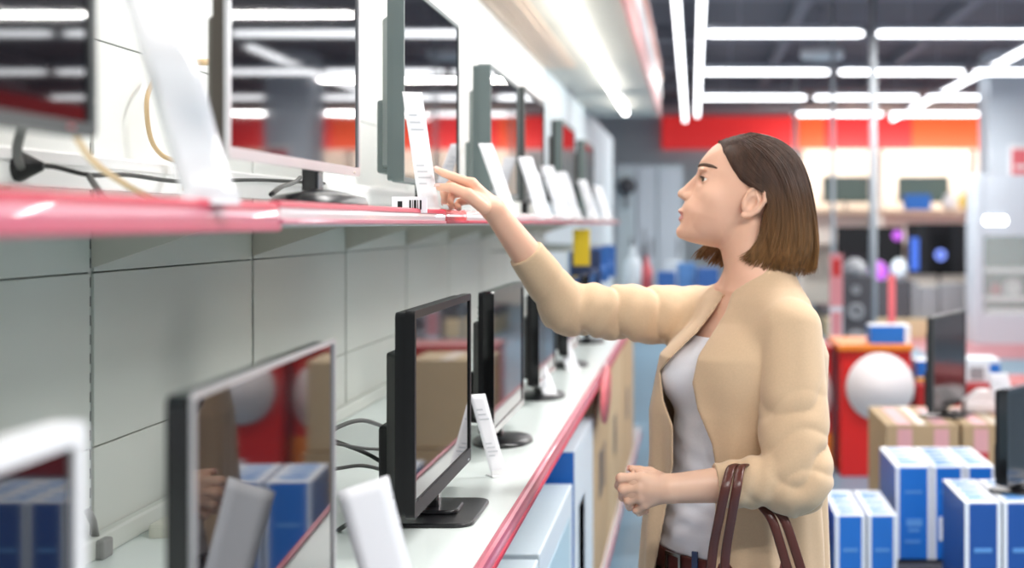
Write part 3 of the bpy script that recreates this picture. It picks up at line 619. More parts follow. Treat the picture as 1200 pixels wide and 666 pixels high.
# goods on the counter
def item_box(name, label, px0, px1, py0, py1, Y, dep, mats, cat='box', group=None, parts=()):
    s = F/Y; return carton(name, label, (px0-CX)/s, (px1-CX)/s, Y, Y+dep, EYE-(py1-CY)/s, (py1-py0)/s, mats, parts, group)
item_box('product_box', 'blue box with white edge on the orange top of the red counter', 1020, 1067, 382, 404.3, 8.36, 0.2, 'box_blue', parts=[('white_edge', 'box_white', 'f', 0.86, 1.0, 0, 1), ('white_top', 'box_white', 't', 0, 1, 0, 1)])
def onc(name, label, px0, px1, h, Y, dep, mats, parts=(), group=None):
    s = F/Y; return carton(name, label, (px0-CX)/s, (px1-CX)/s, Y, Y+dep, zcn, h, mats, parts, group)
onc('product_box', 'white and blue box with a small picture behind the edge-on television', 1110, 1172, 0.135, 8.45, 0.25, 'box_ice', [('blue_print', 'box_blue', 'f', 0.0, 0.35, 0.0, 0.8), ('blue_print', 'box_blue', 'f', 0.8, 1.0, 0.0, 0.8), ('dark_picture', 'grey_mid', 'f', 0.42, 0.7, 0.1, 0.65)])
onc('product_box', 'blue box left of the edge-on television on the red counter', 1074, 1094, 0.12, 8.5, 0.2, 'box_blue', [('white_top', 'box_white', 't', 0, 1, 0, 1), ('yellow_strip', 'yellow', 'f', 0.0, 1.0, 0.05, 0.2)])
# slim red stick banner and the white and red banner
t = thing('stick_banner', 'thin red upright stick banner above the red counter', 'banner', (P(1045, 0, 8.7).x, 8.7, zt+0.001))
m = MB(); m.box(-0.022, 0.022, -0.004, 0.004, 0.03, 0.385, 0, bev=0.002); m.build('banner_strip', 'poster_pink', t)
m = MB(); m.lathe([(0.04, 0), (0.04, 0.01), (0.008, 0.02), (0.006, 0.04)]); m.build('foot', 'plastic_black', t)
t = thing('rollup_banner', 'white and red roll-up banner just right of the hair tips', 'banner', (P(980, 0, 11.0).x, 11.0, 0))
m = MB(); m.box(-0.05, 0.05, -0.004, 0.004, 0.03, 0.48, 1); m.box(-0.05, 0.05, -0.004, 0.004, 0.48, 0.82, 1); m.box(-0.05, 0.05, -0.004, 0.004, 0.82, 1.22, 0); m.box(-0.03, 0.03, -0.006, 0.004, 1.05, 1.18, 2); m.box(-0.04, 0.04, -0.006, 0.004, 0.6, 0.78, 0); m.build('banner_sheet', ['pink_item', 'box_white', 'red_panel'], t)
m = MB(); m.box(-0.10, 0.10, -0.06, 0.06, 0, 0.035, 0, bev=0.01); m.build('foot', 'grey_mid', t)

# ------------------------------------------------------------------ far displays
# tall dark speaker tower
t = thing('speaker_tower', 'dark grey speaker tower left of the thick white pole', 'speaker', (P(1003, 0, 12.0).x, 12.0, 0.0))
m = MB(); m.box(-0.14, 0.14, 0, 0.26, 0.02, 1.02, 0, bev=0.012); m.build('cabinet', 'grey_dark', t)
for z, r in ((0.22, 0.09), (0.48, 0.09), (0.72, 0.07), (0.90, 0.04)):
    m = MB(); m.lathe([(r, 0.0), (r, 0.008), (r*0.8, 0.006), (r*0.3, -0.0)], c=(0, -0.001, z), mx=ry, seg=24); m.build('driver', 'grey_mid', t)
m = MB(); m.lathe([(0.10, 1.02), (0.11, 1.05), (0.09, 1.12), (0.03, 1.16)], c=(0, 0.1, 0), seg=20); m.build('cap', 'grey_mid', t)
# long wall shelf far back with televisions and goods
YS = 24.6; s = F/YS
sh = thing('display_ledge', 'long pale shelf high on the far wall under the red band', 'shelf', (3.4, YS, 0))
m = MB(); m.box(-1.6, 5.4, 0, 1.3, 1.60, 1.68, 0, bev=0.006); m.build('shelf_board', 'canopy_beige', sh)
m = MB(); m.box(-1.6, 5.4, 0.4, 1.3, 1.10, 1.60, 0); m.build('backing', 'wall_warm', sh)
for x in (-1.6, -0.25, 1.33, 2.5, 5.3): m = MB(); m.box(x, x+0.08, 0.05, 1.3, 0.0, 2.7, 0, bev=0.006); m.build('divider', 'wall_warm', sh)
gw = 'televisions on the far wall shelf'
for px0, px1, lb in [(966, 1021, 'dark television on the far wall shelf, left of the thick pole'), (1055, 1116, 'dark television on the far wall shelf, right of the thick pole'), (1150, 1205, 'dark television on the far wall shelf beside the pillar'), (1250, 1310, 'dark television on the far wall shelf behind the pillar')]:
    make_tv(lb, ((px0+px1)/2*YS/F-CX*YS/F, YS+0.35, 1.681), 0, (px1-px0)*YS/F, 0.45, 0.13, bez=0.03, fm='plastic_slate', th=0.06, bump=0.03, scr='glass_green', footsize=(0.35, 0.2), group=gw, foot='plate')
def far_item(name, label, px0, px1, py0, Y, z0, mt, cat, kind='box', dep=0.2):
    s = F/Y; w = (px1-px0)/s; h = EYE-(py0-CY)/s-z0; c = (((px0+px1)/2-CX)/s, Y, z0); m = MB()
    if kind == 'box': m.box(-w/2, w/2, -dep/2, dep/2, 0, h, 0, bev=0.01); m.box(-w*0.3, w*0.3, -dep/2-0.003, -dep/2, h*0.3, h*0.7, 0)
    elif kind == 'bottle': m.lathe([(w/2, 0), (w/2, h*0.6), (w*0.42, h*0.7), (w*0.16, h*0.82), (w*0.16, h*0.97), (w*0.12, h)], seg=18)
    elif kind == 'round': m.lathe([(w*0.3, 0), (w*0.48, h*0.25), (w*0.5, h*0.55), (w*0.35, h*0.85), (w*0.12, h)], seg=18)
    return tag(m.build(name, mt, None, c), label, cat)
far_item('product_box', 'blue box in front of the television right of the thick pole', 1059, 1090, 228, YS+0.12, 1.681, 'box_blue', 'box')
far_item('kettle', 'white rounded kettle on the far wall shelf', 1104, 1122, 226, YS+0.12, 1.681, 'white_gloss', 'kettle', 'round')
far_item('jug', 'bright yellow jug on the far wall shelf', 1124, 1142, 226, YS+0.12, 1.681, 'yellow', 'jug', 'round')
# bank of big black televisions below, some switched on
YT = 19.5; s = F/YT
bench = thing('display_bench', 'long wooden-fronted bench carrying dark audio gear and black televisions', 'bench', (P(1055, 0, YT).x, YT-1.2, 0))
m = MB(); m.box(-1.1, 0.88, 0, 1.9, 0.0, 0.24, 0, bev=0.01); m.box(-1.1, 0.88, 0.5, 1.9, 0.24, 0.34, 1, bev=0.01); m.build('bench_body', ['cardboard_light', 'grey_dark'], bench)
gt = 'large black televisions on the far bench'
def big_tv(px0, px1, py0, py1, Y, lb):
    s = F/Y; return make_tv(lb, (((px0+px1)/2-CX)/s, Y, 0.342), 0, (px1-px0)/s, (py1-py0)/s, EYE-(py1-CY)/s-0.342, bez=0.03, fm='gloss_black', th=0.08, bump=0.05, scr='screen_matt', footsize=(0.6, 0.3), group=gt, foot='plate')
a1 = big_tv(980, 1058, 266, 322, 19.9, 'large black television showing a pink spot, left on the far bench')
a2 = big_tv(1062, 1138, 262, 322, 19.6, 'large black television showing a blue ring, right on the far bench')
m = MB(); c = P(1103, 299, 19.5); ringframe(m, [(0.075*math.cos(k*PI/8), 0.075*math.sin(k*PI/8)) for k in range(16)], [(0.035*math.cos(k*PI/8), 0.035*math.sin(k*PI/8)) for k in range(16)], -0.004, 0.0)
o = m.build('screen_ring', 'screen_ring', a2); o.location = (c.x-a2.location.x, -0.05, c.z-a2.location.z)
m = MB(); m.box(-0.06, 0.05, -0.004, 0, -0.22, 0.22); c = P(1073, 298, 19.5); o = m.build('screen_picture', 'screen_blue', a2); o.location = (c.x-a2.location.x, -0.05, c.z-a2.location.z)
m = MB(); m.lathe([(0.07, 0), (0.07, 0.006)], mx=ry, seg=20); c = P(1052, 276, 19.8); o = m.build('screen_picture', 'screen_violet', a1); o.location = (c.x-a1.location.x, -0.06, c.z-a1.location.z)
# goods in front of them
for k, (px0, px1, py0, z0, mt, lb, kd, ct_) in enumerate([
    (1018, 1040, 306, 0.734, 'screen_violet', 'glowing pink lamp globe in front of the black televisions', 'round', 'lamp'),
    (1043, 1064, 303, 0.734, 'box_ice', 'pale rounded appliance between the black televisions', 'round', 'appliance'),
    (1005, 1016, 316, 0.734, 'box_skyprint', 'light blue small box left of the pink globe', 'box', 'box'),
    (1004, 1066, 328, 0.243, 'grey_dark', 'wide dark speaker carrying the pink globe', 'box', 'speaker'),
    (1067.5, 1075, 330, 0.243, 'grey_mid', 'grey slim speaker left of the wide grey receiver', 'box', 'speaker'),
    (1076, 1098, 336, 0.243, 'grey_mid', 'grey receiver box on the far bench', 'box', 'receiver'),
    (1100, 1130, 332, 0.243, 'grey_mid', 'wide grey receiver box at the right of the far bench', 'box', 'receiver')]):
    far_item('audio_unit' if ct_ in ('speaker', 'receiver') else ('lamp_globe' if ct_ == 'lamp' else 'shop_item'), lb, px0, px1, py0, 18.5, z0, mt, ct_, kd, 0.18)
# white glass cabinet at the right
YC = 17.4; s = F/YC
cb = thing('glass_cabinet', 'tall white cabinet with green glass front at the right edge', 'cabinet', (P(1143, 0, YC).x, YC, 0)); W = 1.1
m = MB(); m.box(0, 0.10, 0, 0.6, 0, 2.05, 0, bev=0.006); m.box(W-0.1, W, 0, 0.6, 0, 2.05, 0, bev=0.006); m.box(0.1, W-0.1, 0, 0.6, 0, 0.36, 0); m.box(0.1, W-0.1, 0.01, 0.6, 1.30, 2.03, 0); m.box(0.1, W-0.1, 0.5, 0.59, 0.362, 1.298, 1); m.build('frame', ['wall_grey', 'glass_green'], cb)
for z in (0.361, 0.52, 0.86): m = MB(); m.box(0.101, W-0.101, 0.02, 0.5, z, z+0.05, 0, bev=0.004); m.build('shelf', 'white_gloss', cb)
m = MB(); m.box(0.102, W-0.102, 0.001, 0.010, 0.363, 1.297, 0); m.build('glass_door', mat('clear_glass', (0.8, 0.9, 0.87), 0.02, alpha=0.25), cb)
for k in range(3): m = MB(); m.lathe([(0.045, 0), (0.045, 0.012)], c=(0.15+0.09*k, 0.011, 1.485), mx=ry, seg=16); m.build('spot_lamp', 'spot_lamp', cb)
far_item('helmet', 'red rounded item behind the cabinet glass', 1158, 1174, 332, YC+0.25, 0.572, 'poster_pink', 'toy', 'round')
far_item('basin', 'pale curved bowl behind the cabinet glass', 1174, 1198, 326, YC+0.25, 0.572, 'white_gloss', 'bowl', 'round')
# far left: grey lockers/doors and a dark fan at the end of the aisle
for k, (px0, px1, lb) in enumerate([(722, 745, 'left of three grey tall cupboards at the end of the aisle'), (746, 769, 'middle of three grey tall cupboards at the end of the aisle'), (770, 800, 'right of three grey tall cupboards at the end of the aisle')]):
    Y = 20.0; s = F/Y; t = thing('tall_cupboard', lb, 'cupboard', ((px0-CX)/s, Y, 0), 0, 'grey cupboards at the end of the aisle'); w = (px1-px0)/s
    m = MB(); m.box(0, w, 0, 0.5, 0, 2.25, 0, bev=0.008); m.build('body', 'wall_grey' if k != 2 else 'wall_bluegrey', t)
    m = MB(); m.box(0.02, w-0.02, -0.012, 0.0, 0.05, 2.2, 0, bev=0.004); dd = m.build('door', 'wall_grey' if k != 0 else 'wall_bluegrey', t)
    m = MB(); m.tube([(w-0.06, -0.03, 1.0), (w-0.06, -0.03, 1.25)], 0.01, 0, 8); m.box(w-0.07, w-0.05, -0.03, -0.012, 1.02, 1.04); m.box(w-0.07, w-0.05, -0.03, -0.012, 1.21, 1.23); m.build('handle', 'grey_dark', dd)
t = thing('wall_fan', 'dark round fan fixed on the grey cupboards at the end of the aisle', 'fan', P(735, 218, 19.93))
m = MB(); m.lathe([(0.05, -0.02), (0.11, -0.01), (0.12, 0.02), (0.05, 0.04)], mx=ry, seg=24); m.build('fan_guard', 'grey_dark', t)
m = MB(); m.box(-0.02, 0.02, 0.0, 0.06, -0.3, -0.1); m.build('arm', 'grey_mid', t)
# table with cleaning products beyond the end of the shelving
tb = thing('sales_table', 'white sales table with bottles beyond the far end of the shelving', 'table', (-0.16, 11.4, 0))
m = MB(); m.box(-0.48, 0.46, -0.5, 0.6, 0.86, 0.90, 0, bev=0.006); m.build('tabletop', 'metal_white', tb)
for x in (-0.44, 0.42):
    for y in (-0.46, 0.56): m = MB(); m.box(x-0.02, x+0.02, y-0.02, y+0.02, 0, 0.86, 0, bev=0.003); m.build('leg', 'grey_mid', tb)
for px0, px1, py0, Y, mt, lb, kd, ct_ in [
    (731, 752, 288, 11.1, 'box_ice', 'fat white bottle left on the sales table', 'bottle', 'bottle'), (751, 765, 300, 11.15, 'poster_pink', 'red bottle on the sales table', 'bottle', 'bottle'),
    (752, 758, 268, 11.5, 'grey_dark', 'tall thin dark bottle behind the red one', 'bottle', 'bottle'), (770, 792, 318, 11.1, 'blue_item', 'blue box beside the red bottle on the sales table', 'box', 'box'),
    (794, 815, 308, 11.2, 'box_skyprint', 'light blue box in the middle of the sales table', 'box', 'box'), (816, 842, 314, 11.1, 'blue_item', 'blue box under the hair tips on the sales table', 'box', 'box'), (780, 800, 306, 11.6, 'box_ice', 'pale box behind the blue ones on the sales table', 'box', 'box')]:
    far_item('bottle' if ct_ == 'bottle' else 'product_box', lb, px0, px1, py0, Y, 0.901, mt, ct_, kd, 0.16)
# ================================================================== the woman
YB, S = 2.90, F/2.90
def J(px, py, dy=0.0): return np.array(P(px, py, YB+dy))
def sz(v): return EYE-(np.asarray(v, float)-CY)/S            # photo row -> height at the body's depth
def sx_(u): return (np.asarray(u, float)-CX)/S
FD = np.array([-0.82, -0.572, 0.0]); FD /= np.linalg.norm(FD); LD = np.array([-FD[1], FD[0], 0.0])    # facing, her left
def smin(a, b, k):
    if k <= 0: return np.minimum(a, b)
    h = np.clip(0.5+0.5*(b-a)/k, 0, 1); return b*(1-h)+a*h-k*h*(1-h)
def smax(a, b, k): return -smin(-a, -b, k)
def cap(p, a, b, ra, rb):
    a = np.asarray(a); ab = np.asarray(b)-a; t = np.clip(((p-a)@ab)/(ab@ab), 0, 1)
    return np.linalg.norm(p-a-t[:, None]*ab, axis=1)-(ra+(rb-ra)*t)
def chain(p, pts, rs, k=0.004):
    d = None
    for i in range(len(pts)-1):
        e = cap(p, pts[i], pts[i+1], rs[i], rs[i+1]); d = e if d is None else smin(d, e, k)
    return d
def ell(p, c, r, ax=None):
    q = p-np.asarray(c)
    if ax is not None: q = q@np.asarray(ax).T
    r = np.asarray(r); k0 = np.linalg.norm(q/r, axis=1); k1 = np.linalg.norm(q/(r*r), axis=1)+1e-9
    return k0*(k0-1)/k1
BAX = np.array([LD, FD, [0, 0, 1]])
def column(p, tab, e=0.0):
    """ellipse sections (row, centre column, depth shift, half width, half thickness) stacked along the height"""
    T = np.array(tab, float); zs = sz(T[:, 0])[::-1]
    g = lambda c: np.interp(p[:, 2], zs, c[::-1])
    x = p[:, 0]-g(sx_(T[:, 1])); y = p[:, 1]-YB-g(T[:, 2]); a = g(T[:, 3])+e; b = g(T[:, 4])+e
    l = x*LD[0]+y*LD[1]; f = x*FD[0]+y*FD[1]
    k0 = np.sqrt((l/a)**2+(f/b)**2); k1 = np.sqrt((l/a**2)**2+(f/b**2)**2)+1e-9
    d = k0*(k0-1)/k1
    d = np.maximum(d, (p[:, 2]-zs[-1]-e)); d = np.maximum(d, zs[0]-e-p[:, 2]); return d, np.arctan2(f, l)
def polyd(x, z, pts):
    P_ = np.array(pts, float); n = len(P_); d = np.full(len(x), 1e9); ins = np.zeros(len(x), bool)
    for i in range(n):
        a = P_[i]; b = P_[(i+1) % n]; e = b-a; t = np.clip(((x-a[0])*e[0]+(z-a[1])*e[1])/(e@e), 0, 1)
        d = np.minimum(d, (x-a[0]-t*e[0])**2+(z-a[1]-t*e[1])**2)
        c = ((a[1] > z) != (b[1] > z)) & (x < (b[0]-a[0])*(z-a[1])/(b[1]-a[1]+1e-12)+a[0]); ins ^= c
    d = np.sqrt(d); return np.where(ins, -d, d)
def chaikin(pts):
    out = []
    for i in range(len(pts)):
        a, b = np.array(pts[i]), np.array(pts[(i+1) % len(pts)]); out += [tuple(a*0.75+b*0.25), tuple(a*0.25+b*0.75)]
    return out
def groupd(x, z, pts, i0, i1):
    d = np.full(len(x), 1e9); P_ = np.array(pts); n = len(P_)
    for i in range(i0, i1):
        a = P_[i % n]; e = P_[(i+1) % n]-a; t = np.clip(((x-a[0])*e[0]+(z-a[1])*e[1])/(e@e), 0, 1)
        d = np.minimum(d, (x-a[0]-t*e[0])**2+(z-a[1]-t*e[1])**2)
    return -np.sqrt(d)
def nets(fn, lo, hi, h, B=16):
    """surface nets over a box, evaluated only in blocks near the surface"""
    lo = np.array(lo, float); n = np.ceil((np.array(hi)-lo)/h).astype(int)+1; nb = np.ceil(n/B).astype(int); N = nb*B
    ci = np.stack(np.meshgrid(*[np.arange(k) for k in nb], indexing='ij'), -1).reshape(-1, 3)
    cc = lo+(ci*B+B/2-0.5)*h; dc = fn(cc); V = np.repeat(np.repeat(np.repeat(dc.reshape(nb), B, 0), B, 1), B, 2).astype(np.float32)
    act = np.where(np.abs(dc) < B*h*0.87*1.35+0.006)[0]; off = np.stack(np.meshgrid(*[np.arange(B)]*3, indexing='ij'), -1).reshape(-1, 3)
    for s in range(0, len(act), 24):
        a = act[s:s+24]; idx = (ci[a][:, None, :]*B+off[None]).reshape(-1, 3); v = fn(lo+idx*h); V[idx[:, 0], idx[:, 1], idx[:, 2]] = v
    s = V < 0; cs = np.zeros(N-1, np.int8)
    sl = lambda A, i, j, k: A[i:N[0]-1+i, j:N[1]-1+j, k:N[2]-1+k]
    for i in (0, 1):
        for j in (0, 1):
            for k in (0, 1): cs += sl(s, i, j, k)
    cells = np.argwhere((cs > 0) & (cs < 8)); vid = np.full(N-1, -1, np.int32); vid[tuple(cells.T)] = np.arange(len(cells))
    acc = np.zeros((len(cells), 3)); cnt = np.zeros(len(cells)); C8 = [(i, j, k) for i in (0, 1) for j in (0, 1) for k in (0, 1)]
    val = {c: V[cells[:, 0]+c[0], cells[:, 1]+c[1], cells[:, 2]+c[2]] for c in C8}
    for c in C8:
        for ax in range(3):
            if c[ax]: continue
            d = list(c); d[ax] = 1; d = tuple(d); a, b = val[c], val[d]; m = (a < 0) != (b < 0); t = np.where(m, a/(a-b+1e-20), 0)
            q = np.tile(np.array(c, float), (len(cells), 1)); q[:, ax] += t; acc += q*m[:, None]; cnt += m
    co = lo+(cells+acc/cnt[:, None])*h
    faces = []
    for ax in range(3):
        u, v = [(1, 2), (2, 0), (0, 1)][ax]; sh = [slice(None)]*3; sh2 = [slice(None)]*3; sh[ax] = slice(0, -1); sh2[ax] = slice(1, None)
        e = np.argwhere(s[tuple(sh)] != s[tuple(sh2)]); e = e[(e[:, u] > 0) & (e[:, v] > 0) & (e[:, u] < N[u]-1) & (e[:, v] < N[v]-1)]
        q = []
        for du, dv in ((0, 0), (-1, 0), (-1, -1), (0, -1)):
            w = e.copy(); w[:, u] += du; w[:, v] += dv; q.append(vid[tuple(w.T)])
        q = np.stack(q, 1); ins = s[tuple(e.T)]; q = q[(q >= 0).all(1)] if False else q; q[ins] = q[ins][:, ::-1]; faces.append(q)
    f = np.concatenate(faces)[:, ::-1]; f = f[(f >= 0).all(1)]; return co, f
def np_mesh(name, parts, mats, parent=None, matfn=None, smooth_it=1):
    vs, fs, o = [], [], 0
    for v, f in parts: vs.append(v); fs.append(f+o); o += len(v)
    V = np.concatenate(vs); Fc = np.concatenate(fs)
    for _ in range(smooth_it):           # one light relaxation pass
        acc = np.zeros_like(V); c = np.zeros(len(V))
        for k in range(4): np.add.at(acc, Fc[:, k], V[Fc[:, (k+1) % 4]]); np.add.at(c, Fc[:, k], 1)
        m = c > 0; V[m] = V[m]*0.4+0.6*acc[m]/c[m][:, None]
    me = bpy.data.meshes.new(name); me.vertices.add(len(V)); me.vertices.foreach_set('co', V.astype(np.float32).ravel())
    me.loops.add(4*len(Fc)); me.polygons.add(len(Fc)); me.loops.foreach_set('vertex_index', Fc.astype(np.int32).ravel())
    me.polygons.foreach_set('loop_start', np.arange(0, 4*len(Fc), 4, dtype=np.int32)); me.polygons.foreach_set('loop_total', np.full(len(Fc), 4, dtype=np.int32))
    for mt in mats: me.materials.append(M[mt])
    if matfn is not None: me.polygons.foreach_set('material_index', matfn(V[Fc].mean(1)).astype(np.int32))
    me.polygons.foreach_set('use_smooth', np.ones(len(Fc), bool)); me.update(); me.validate()
    ob = bpy.data.objects.new(name, me); COL.objects.link(ob)
    if parent: ob.parent = parent
    return ob

mat('skin', (0.80, 0.475, 0.335), 0.45, sss=0.15, var=0.04, vscale=14)
mat('lip', (0.66, 0.27, 0.24), 0.35, sss=0.2)
mat('nail', (0.82, 0.52, 0.46), 0.2)
mat('eye_white', (0.82, 0.80, 0.78), 0.12)
mat('iris', (0.10, 0.07, 0.04), 0.1)
mat('brow_hair', (0.10, 0.055, 0.035), 0.6)
mat('knit', (0.62, 0.44, 0.28), 0.9, sheen=0.25, var=0.07, vscale=260)
mat('shirt', (0.84, 0.84, 0.90), 0.7, bump=0.05, bscale=200)
mat('leather', (0.085, 0.022, 0.016), 0.32, bump=0.1, bscale=90)
mat('belt_leather', (0.10, 0.018, 0.014), 0.4)
mat('denim', (0.012, 0.014, 0.022), 0.7)
mat('buckle', (0.3, 0.28, 0.26), 0.25, metal=1.0)

# ---- head (profile outline in the median plane, narrowed sideways), all in metres around the head's own plane
HP = [(820, 190), (818, 196), (817.5, 202), (817.2, 209), (815, 217), (811, 226), (805.5, 233), (801.5, 238), (798.8, 243), (797.6, 248), (797.8, 254), (798.0, 260), (797, 265), (795, 269), (794.6, 274), (798, 279.5), (806, 283.3), (821, 287), (843, 291), (862, 284), (876, 272), (892, 266), (915, 268), (931, 255), (939, 235), (941, 212), (933, 187), (914, 169.5), (890, 163), (866, 162.5), (849, 164), (838, 169.5), (828, 179.5)]
NF, NB = HP.index((794.6, 274)), HP.index((915, 268)); HPm = chaikin([(float(sx_(a)), float(sz(b))) for a, b in HP]); NF *= 2; NB *= 2
px = 1.0/S
def H(u, v, w=0.0): return np.array([float(sx_(u)), YB+w*px, float(sz(v))])
def rot2(deg):          # axes turned in the picture plane
    a = math.radians(deg); return np.array([[math.cos(a), 0, math.sin(a)], [0, 1, 0], [-math.sin(a), 0, math.cos(a)]])
EYC = [H(829.0, 211.0, -16.5), H(829.0, 211.0, 16.5)]
def head(p):
    far = (p[:, 2] < sz(306)) | (p[:, 0] > sx_(975)) | (p[:, 0] < sx_(770)); out = np.full(len(p), 0.5)
    out[far] = np.maximum(0.012, np.linalg.norm(p[far]-H(868, 228), axis=1)-0.12)
    if (~far).any(): out[~far] = head_(p[~far])
    return out
def head_(p):
    w = np.abs(p[:, 1]-YB)/px; base = polyd(p[:, 0], p[:, 2], HPm)
    W = 43.0; t = np.clip(w/W, 0, 0.999); g = 62*px*(1-np.sqrt(1-t*t)); g = g+np.maximum(w-W*0.999, 0)*px*3
    df, db, dk = groupd(p[:, 0], p[:, 2], HPm, 0, NF), groupd(p[:, 0], p[:, 2], HPm, NF, NB), groupd(p[:, 0], p[:, 2], HPm, NB, len(HPm))
    k = 26*px*np.clip(g/(10*px), 0.001, 1)
    def sm(a, b): h = np.clip(0.5-0.5*(b-a)/k, 0, 1); return b*(1-h)+a*h+k*h*(1-h)
    base = np.where(base < 0, sm(sm(df, db), dk), base)
    d = base+g; d = np.where(base > 0.01, np.sqrt(np.maximum(base, 0)**2+np.maximum((w-W*0.3)*px*0, 0)**2)+g*0.6, d)
    q = p.copy(); q[:, 1] = YB+np.abs(p[:, 1]-YB)         # mirrored side for paired features
    d = smin(d, ell(q, H(838, 236, 25), np.array([16, 14, 17])*px, rot2(0)[[0, 1, 2]]), 10*px)        # cheek bones
    d = smin(d, ell(q, H(824, 199.5, 14), np.array([5, 12, 3.2])*px), 4*px)                             # brow ridge
    d = smax(d, -ell(q, H(819.5, 211.5, 17), np.array([6.2, 8.5, 5.5])*px), 4*px)                       # eye socket
    # nose
    n = cap(p, H(820, 205), H(800.5, 226), 3.0*px, 4.4*px); n = smin(n, cap(p, H(799, 227.6), H(806, 233.5), 5.0*px, 3.5*px), 3*px)
    n = smin(n, ell(q, H(806, 230.5, 5.2), np.array([6.0, 4.0, 4.4])*px), 2.5*px); n = smin(n, cap(p, H(822, 212), H(811, 230), 4.5*px, 7*px), 4*px)
    d = smin(d, n, 2.6*px)
    d = smin(d, ell(p, H(799.3, 247.9, 0), np.array([5.0, 12.5, 3.0])*px, rot2(-18)), 3.0*px)
    d = smin(d, ell(p, H(800.0, 256.3, 0), np.array([5.0, 11.0, 3.4])*px, rot2(12)), 3.0*px)
    d = smin(d, ell(p, H(798.6, 272, 0), np.array([6, 10, 6.5])*px), 5*px)
    d = smax(d, -cap(q, H(802, 234.2, 3.6), H(805.5, 234.5, 4.4), 1.2*px, 1.2*px), 0.8*px)              # nostril
    d = smax(d, -cap(q, H(796.0, 251.9, 0), H(805, 251.9, 10.5), 0.8*px, 0.5*px), 1.4*px)               # mouth line
    # lids
    lid = ell(q, EYC[1], np.array([7.9, 7.9, 7.9])*px)
    qq = q-EYC[1]; slit_up = qq[:, 2]-0.40*(-qq[:, 0])-0.0002; slit_dn = -qq[:, 2]-0.36*(-qq[:, 0])-0.0001
    opening = np.maximum(np.maximum(slit_up, slit_dn), qq[:, 0]-(-0.6*px))
    lid = smax(lid, -opening, 0.0006); d = smin(d, lid, 1.4*px)
    d = smax(d, -np.maximum(opening, ell(q, EYC[1], np.array([9.5, 9.5, 9.5])*px)), 0.0004)
    # ear
    e = ell(q, H(880.5, 238, 43.5), np.array([12.5, 2.6, 17])*px, rot2(-24))
    tl = lambda u, v, w: H(u, v, w)
    e = smin(e, chain(q, [tl(873, 236, 43), tl(876, 226, 44), tl(882, 220.5, 45), tl(889, 220, 46.5), tl(894, 226, 48), tl(893.5, 237, 48), tl(886.5, 247.5, 46.5), tl(877, 253, 44.5), tl(869.5, 253, 43.5)], np.array([2.0, 2.2, 2.4, 2.6, 2.7, 2.6, 2.4, 2.9, 3.4])*px, 1.0*px), 1.6*px)
    e = smin(e, chain(q, [tl(885, 227, 45.5), tl(887.5, 236, 46.5), tl(883, 244, 46), tl(875, 248, 45)], np.array([1.6, 2.0, 2.0, 1.8])*px, 1.0*px), 1.2*px)
    e = smax(e, -ell(q, H(879, 238.5, 47.0), np.array([5.0, 4.2, 8.0])*px, rot2(-24)), 1.2*px)
    e = smin(e, ell(q, H(870.5, 241, 43.5), np.array([2.6, 2.6, 4.2])*px, rot2(-20)), 2*px)
    d = smin(d, e, 2.0*px); return d

# ---- torso, neck, limbs
TORSO = [(346, 886, 0, 0.070, 0.058), (362, 884, 0, 0.125, 0.070), (385, 880, 0, 0.158, 0.086), (415, 872, 0, 0.155, 0.098), (445, 866, 0, 0.148, 0.104), (490, 859, 0, 0.132, 0.100), (555, 850, 0, 0.118, 0.092), (610, 850, 0, 0.145, 0.104), (660, 852, 0, 0.168, 0.116), (700, 854, 0, 0.172, 0.120), (735, 856, 0, 0.165, 0.115)]
C0 = lambda v, u: np.array([float(sx_(u)), YB, float(sz(v))])
def bust(p): 
    return smin(ell(p, C0(438, 868)+FD*0.074+LD*0.058, [0.055, 0.050, 0.060], BAX), ell(p, C0(441, 868)+FD*0.086-LD*0.052, [0.054, 0.054, 0.056], BAX), 0.06)
RS, RE, RW = J(812, 372, 0.13), J(664, 362, 0.02), J(578, 245, -0.085)
LS, LE, LW = J(926, 387, -0.13), J(933, 562, -0.21), J(784, 573, -0.25)
def arm_pair(p):
    d = smin(cap(p, RS, RE, 0.047, 0.036), cap(p, RE, RE*0.6+RW*0.4, 0.036, 0.034), 0.01); d = smin(d, cap(p, RE*0.6+RW*0.4, RW, 0.034, 0.0225), 0.01)
    e = smin(cap(p, LS, LE, 0.047, 0.037), cap(p, LE, LE*0.6+LW*0.4, 0.038, 0.037), 0.01); e = smin(e, cap(p, LE*0.6+LW*0.4, LW, 0.036, 0.0265), 0.01)
    return smin(d, e, 0.0)
HR = -0.10      # right hand's depth shift
def hp(u, v, d): return J(u, v, HR+d)
RHAND = dict(
    index=([hp(553, 215, -.012), hp(531, 207.5, -.018), hp(520, 203, -.018), hp(512.5, 199.5, -.016)], [.0098, .0085, .0074, .0062]),
    middle=([hp(549, 219, .008), hp(528, 216.5, .006), hp(520.5, 226, .002), hp(521, 236, -.002)], [.0098, .0085, .0075, .0064]),
    ring=([hp(549, 226, .026), hp(531, 227, .024), hp(526.5, 236, .018), hp(529.5, 242, .010)], [.0092, .008, .0072, .0060]),
    little=([hp(553, 234, .040), hp(539, 237, .040), hp(535, 241.5, .034), hp(538, 244, .026)], [.0085, .0072, .0062, .0054]),
    thumb=([hp(567, 243, -.022), hp(548, 228, -.036), hp(530, 220, -.034), hp(515, 219.5, -.026)], [.0135, .0115, .0095, .0072]))
HL = -0.25
def hq(u, v, d): return J(u, v, HL+d)
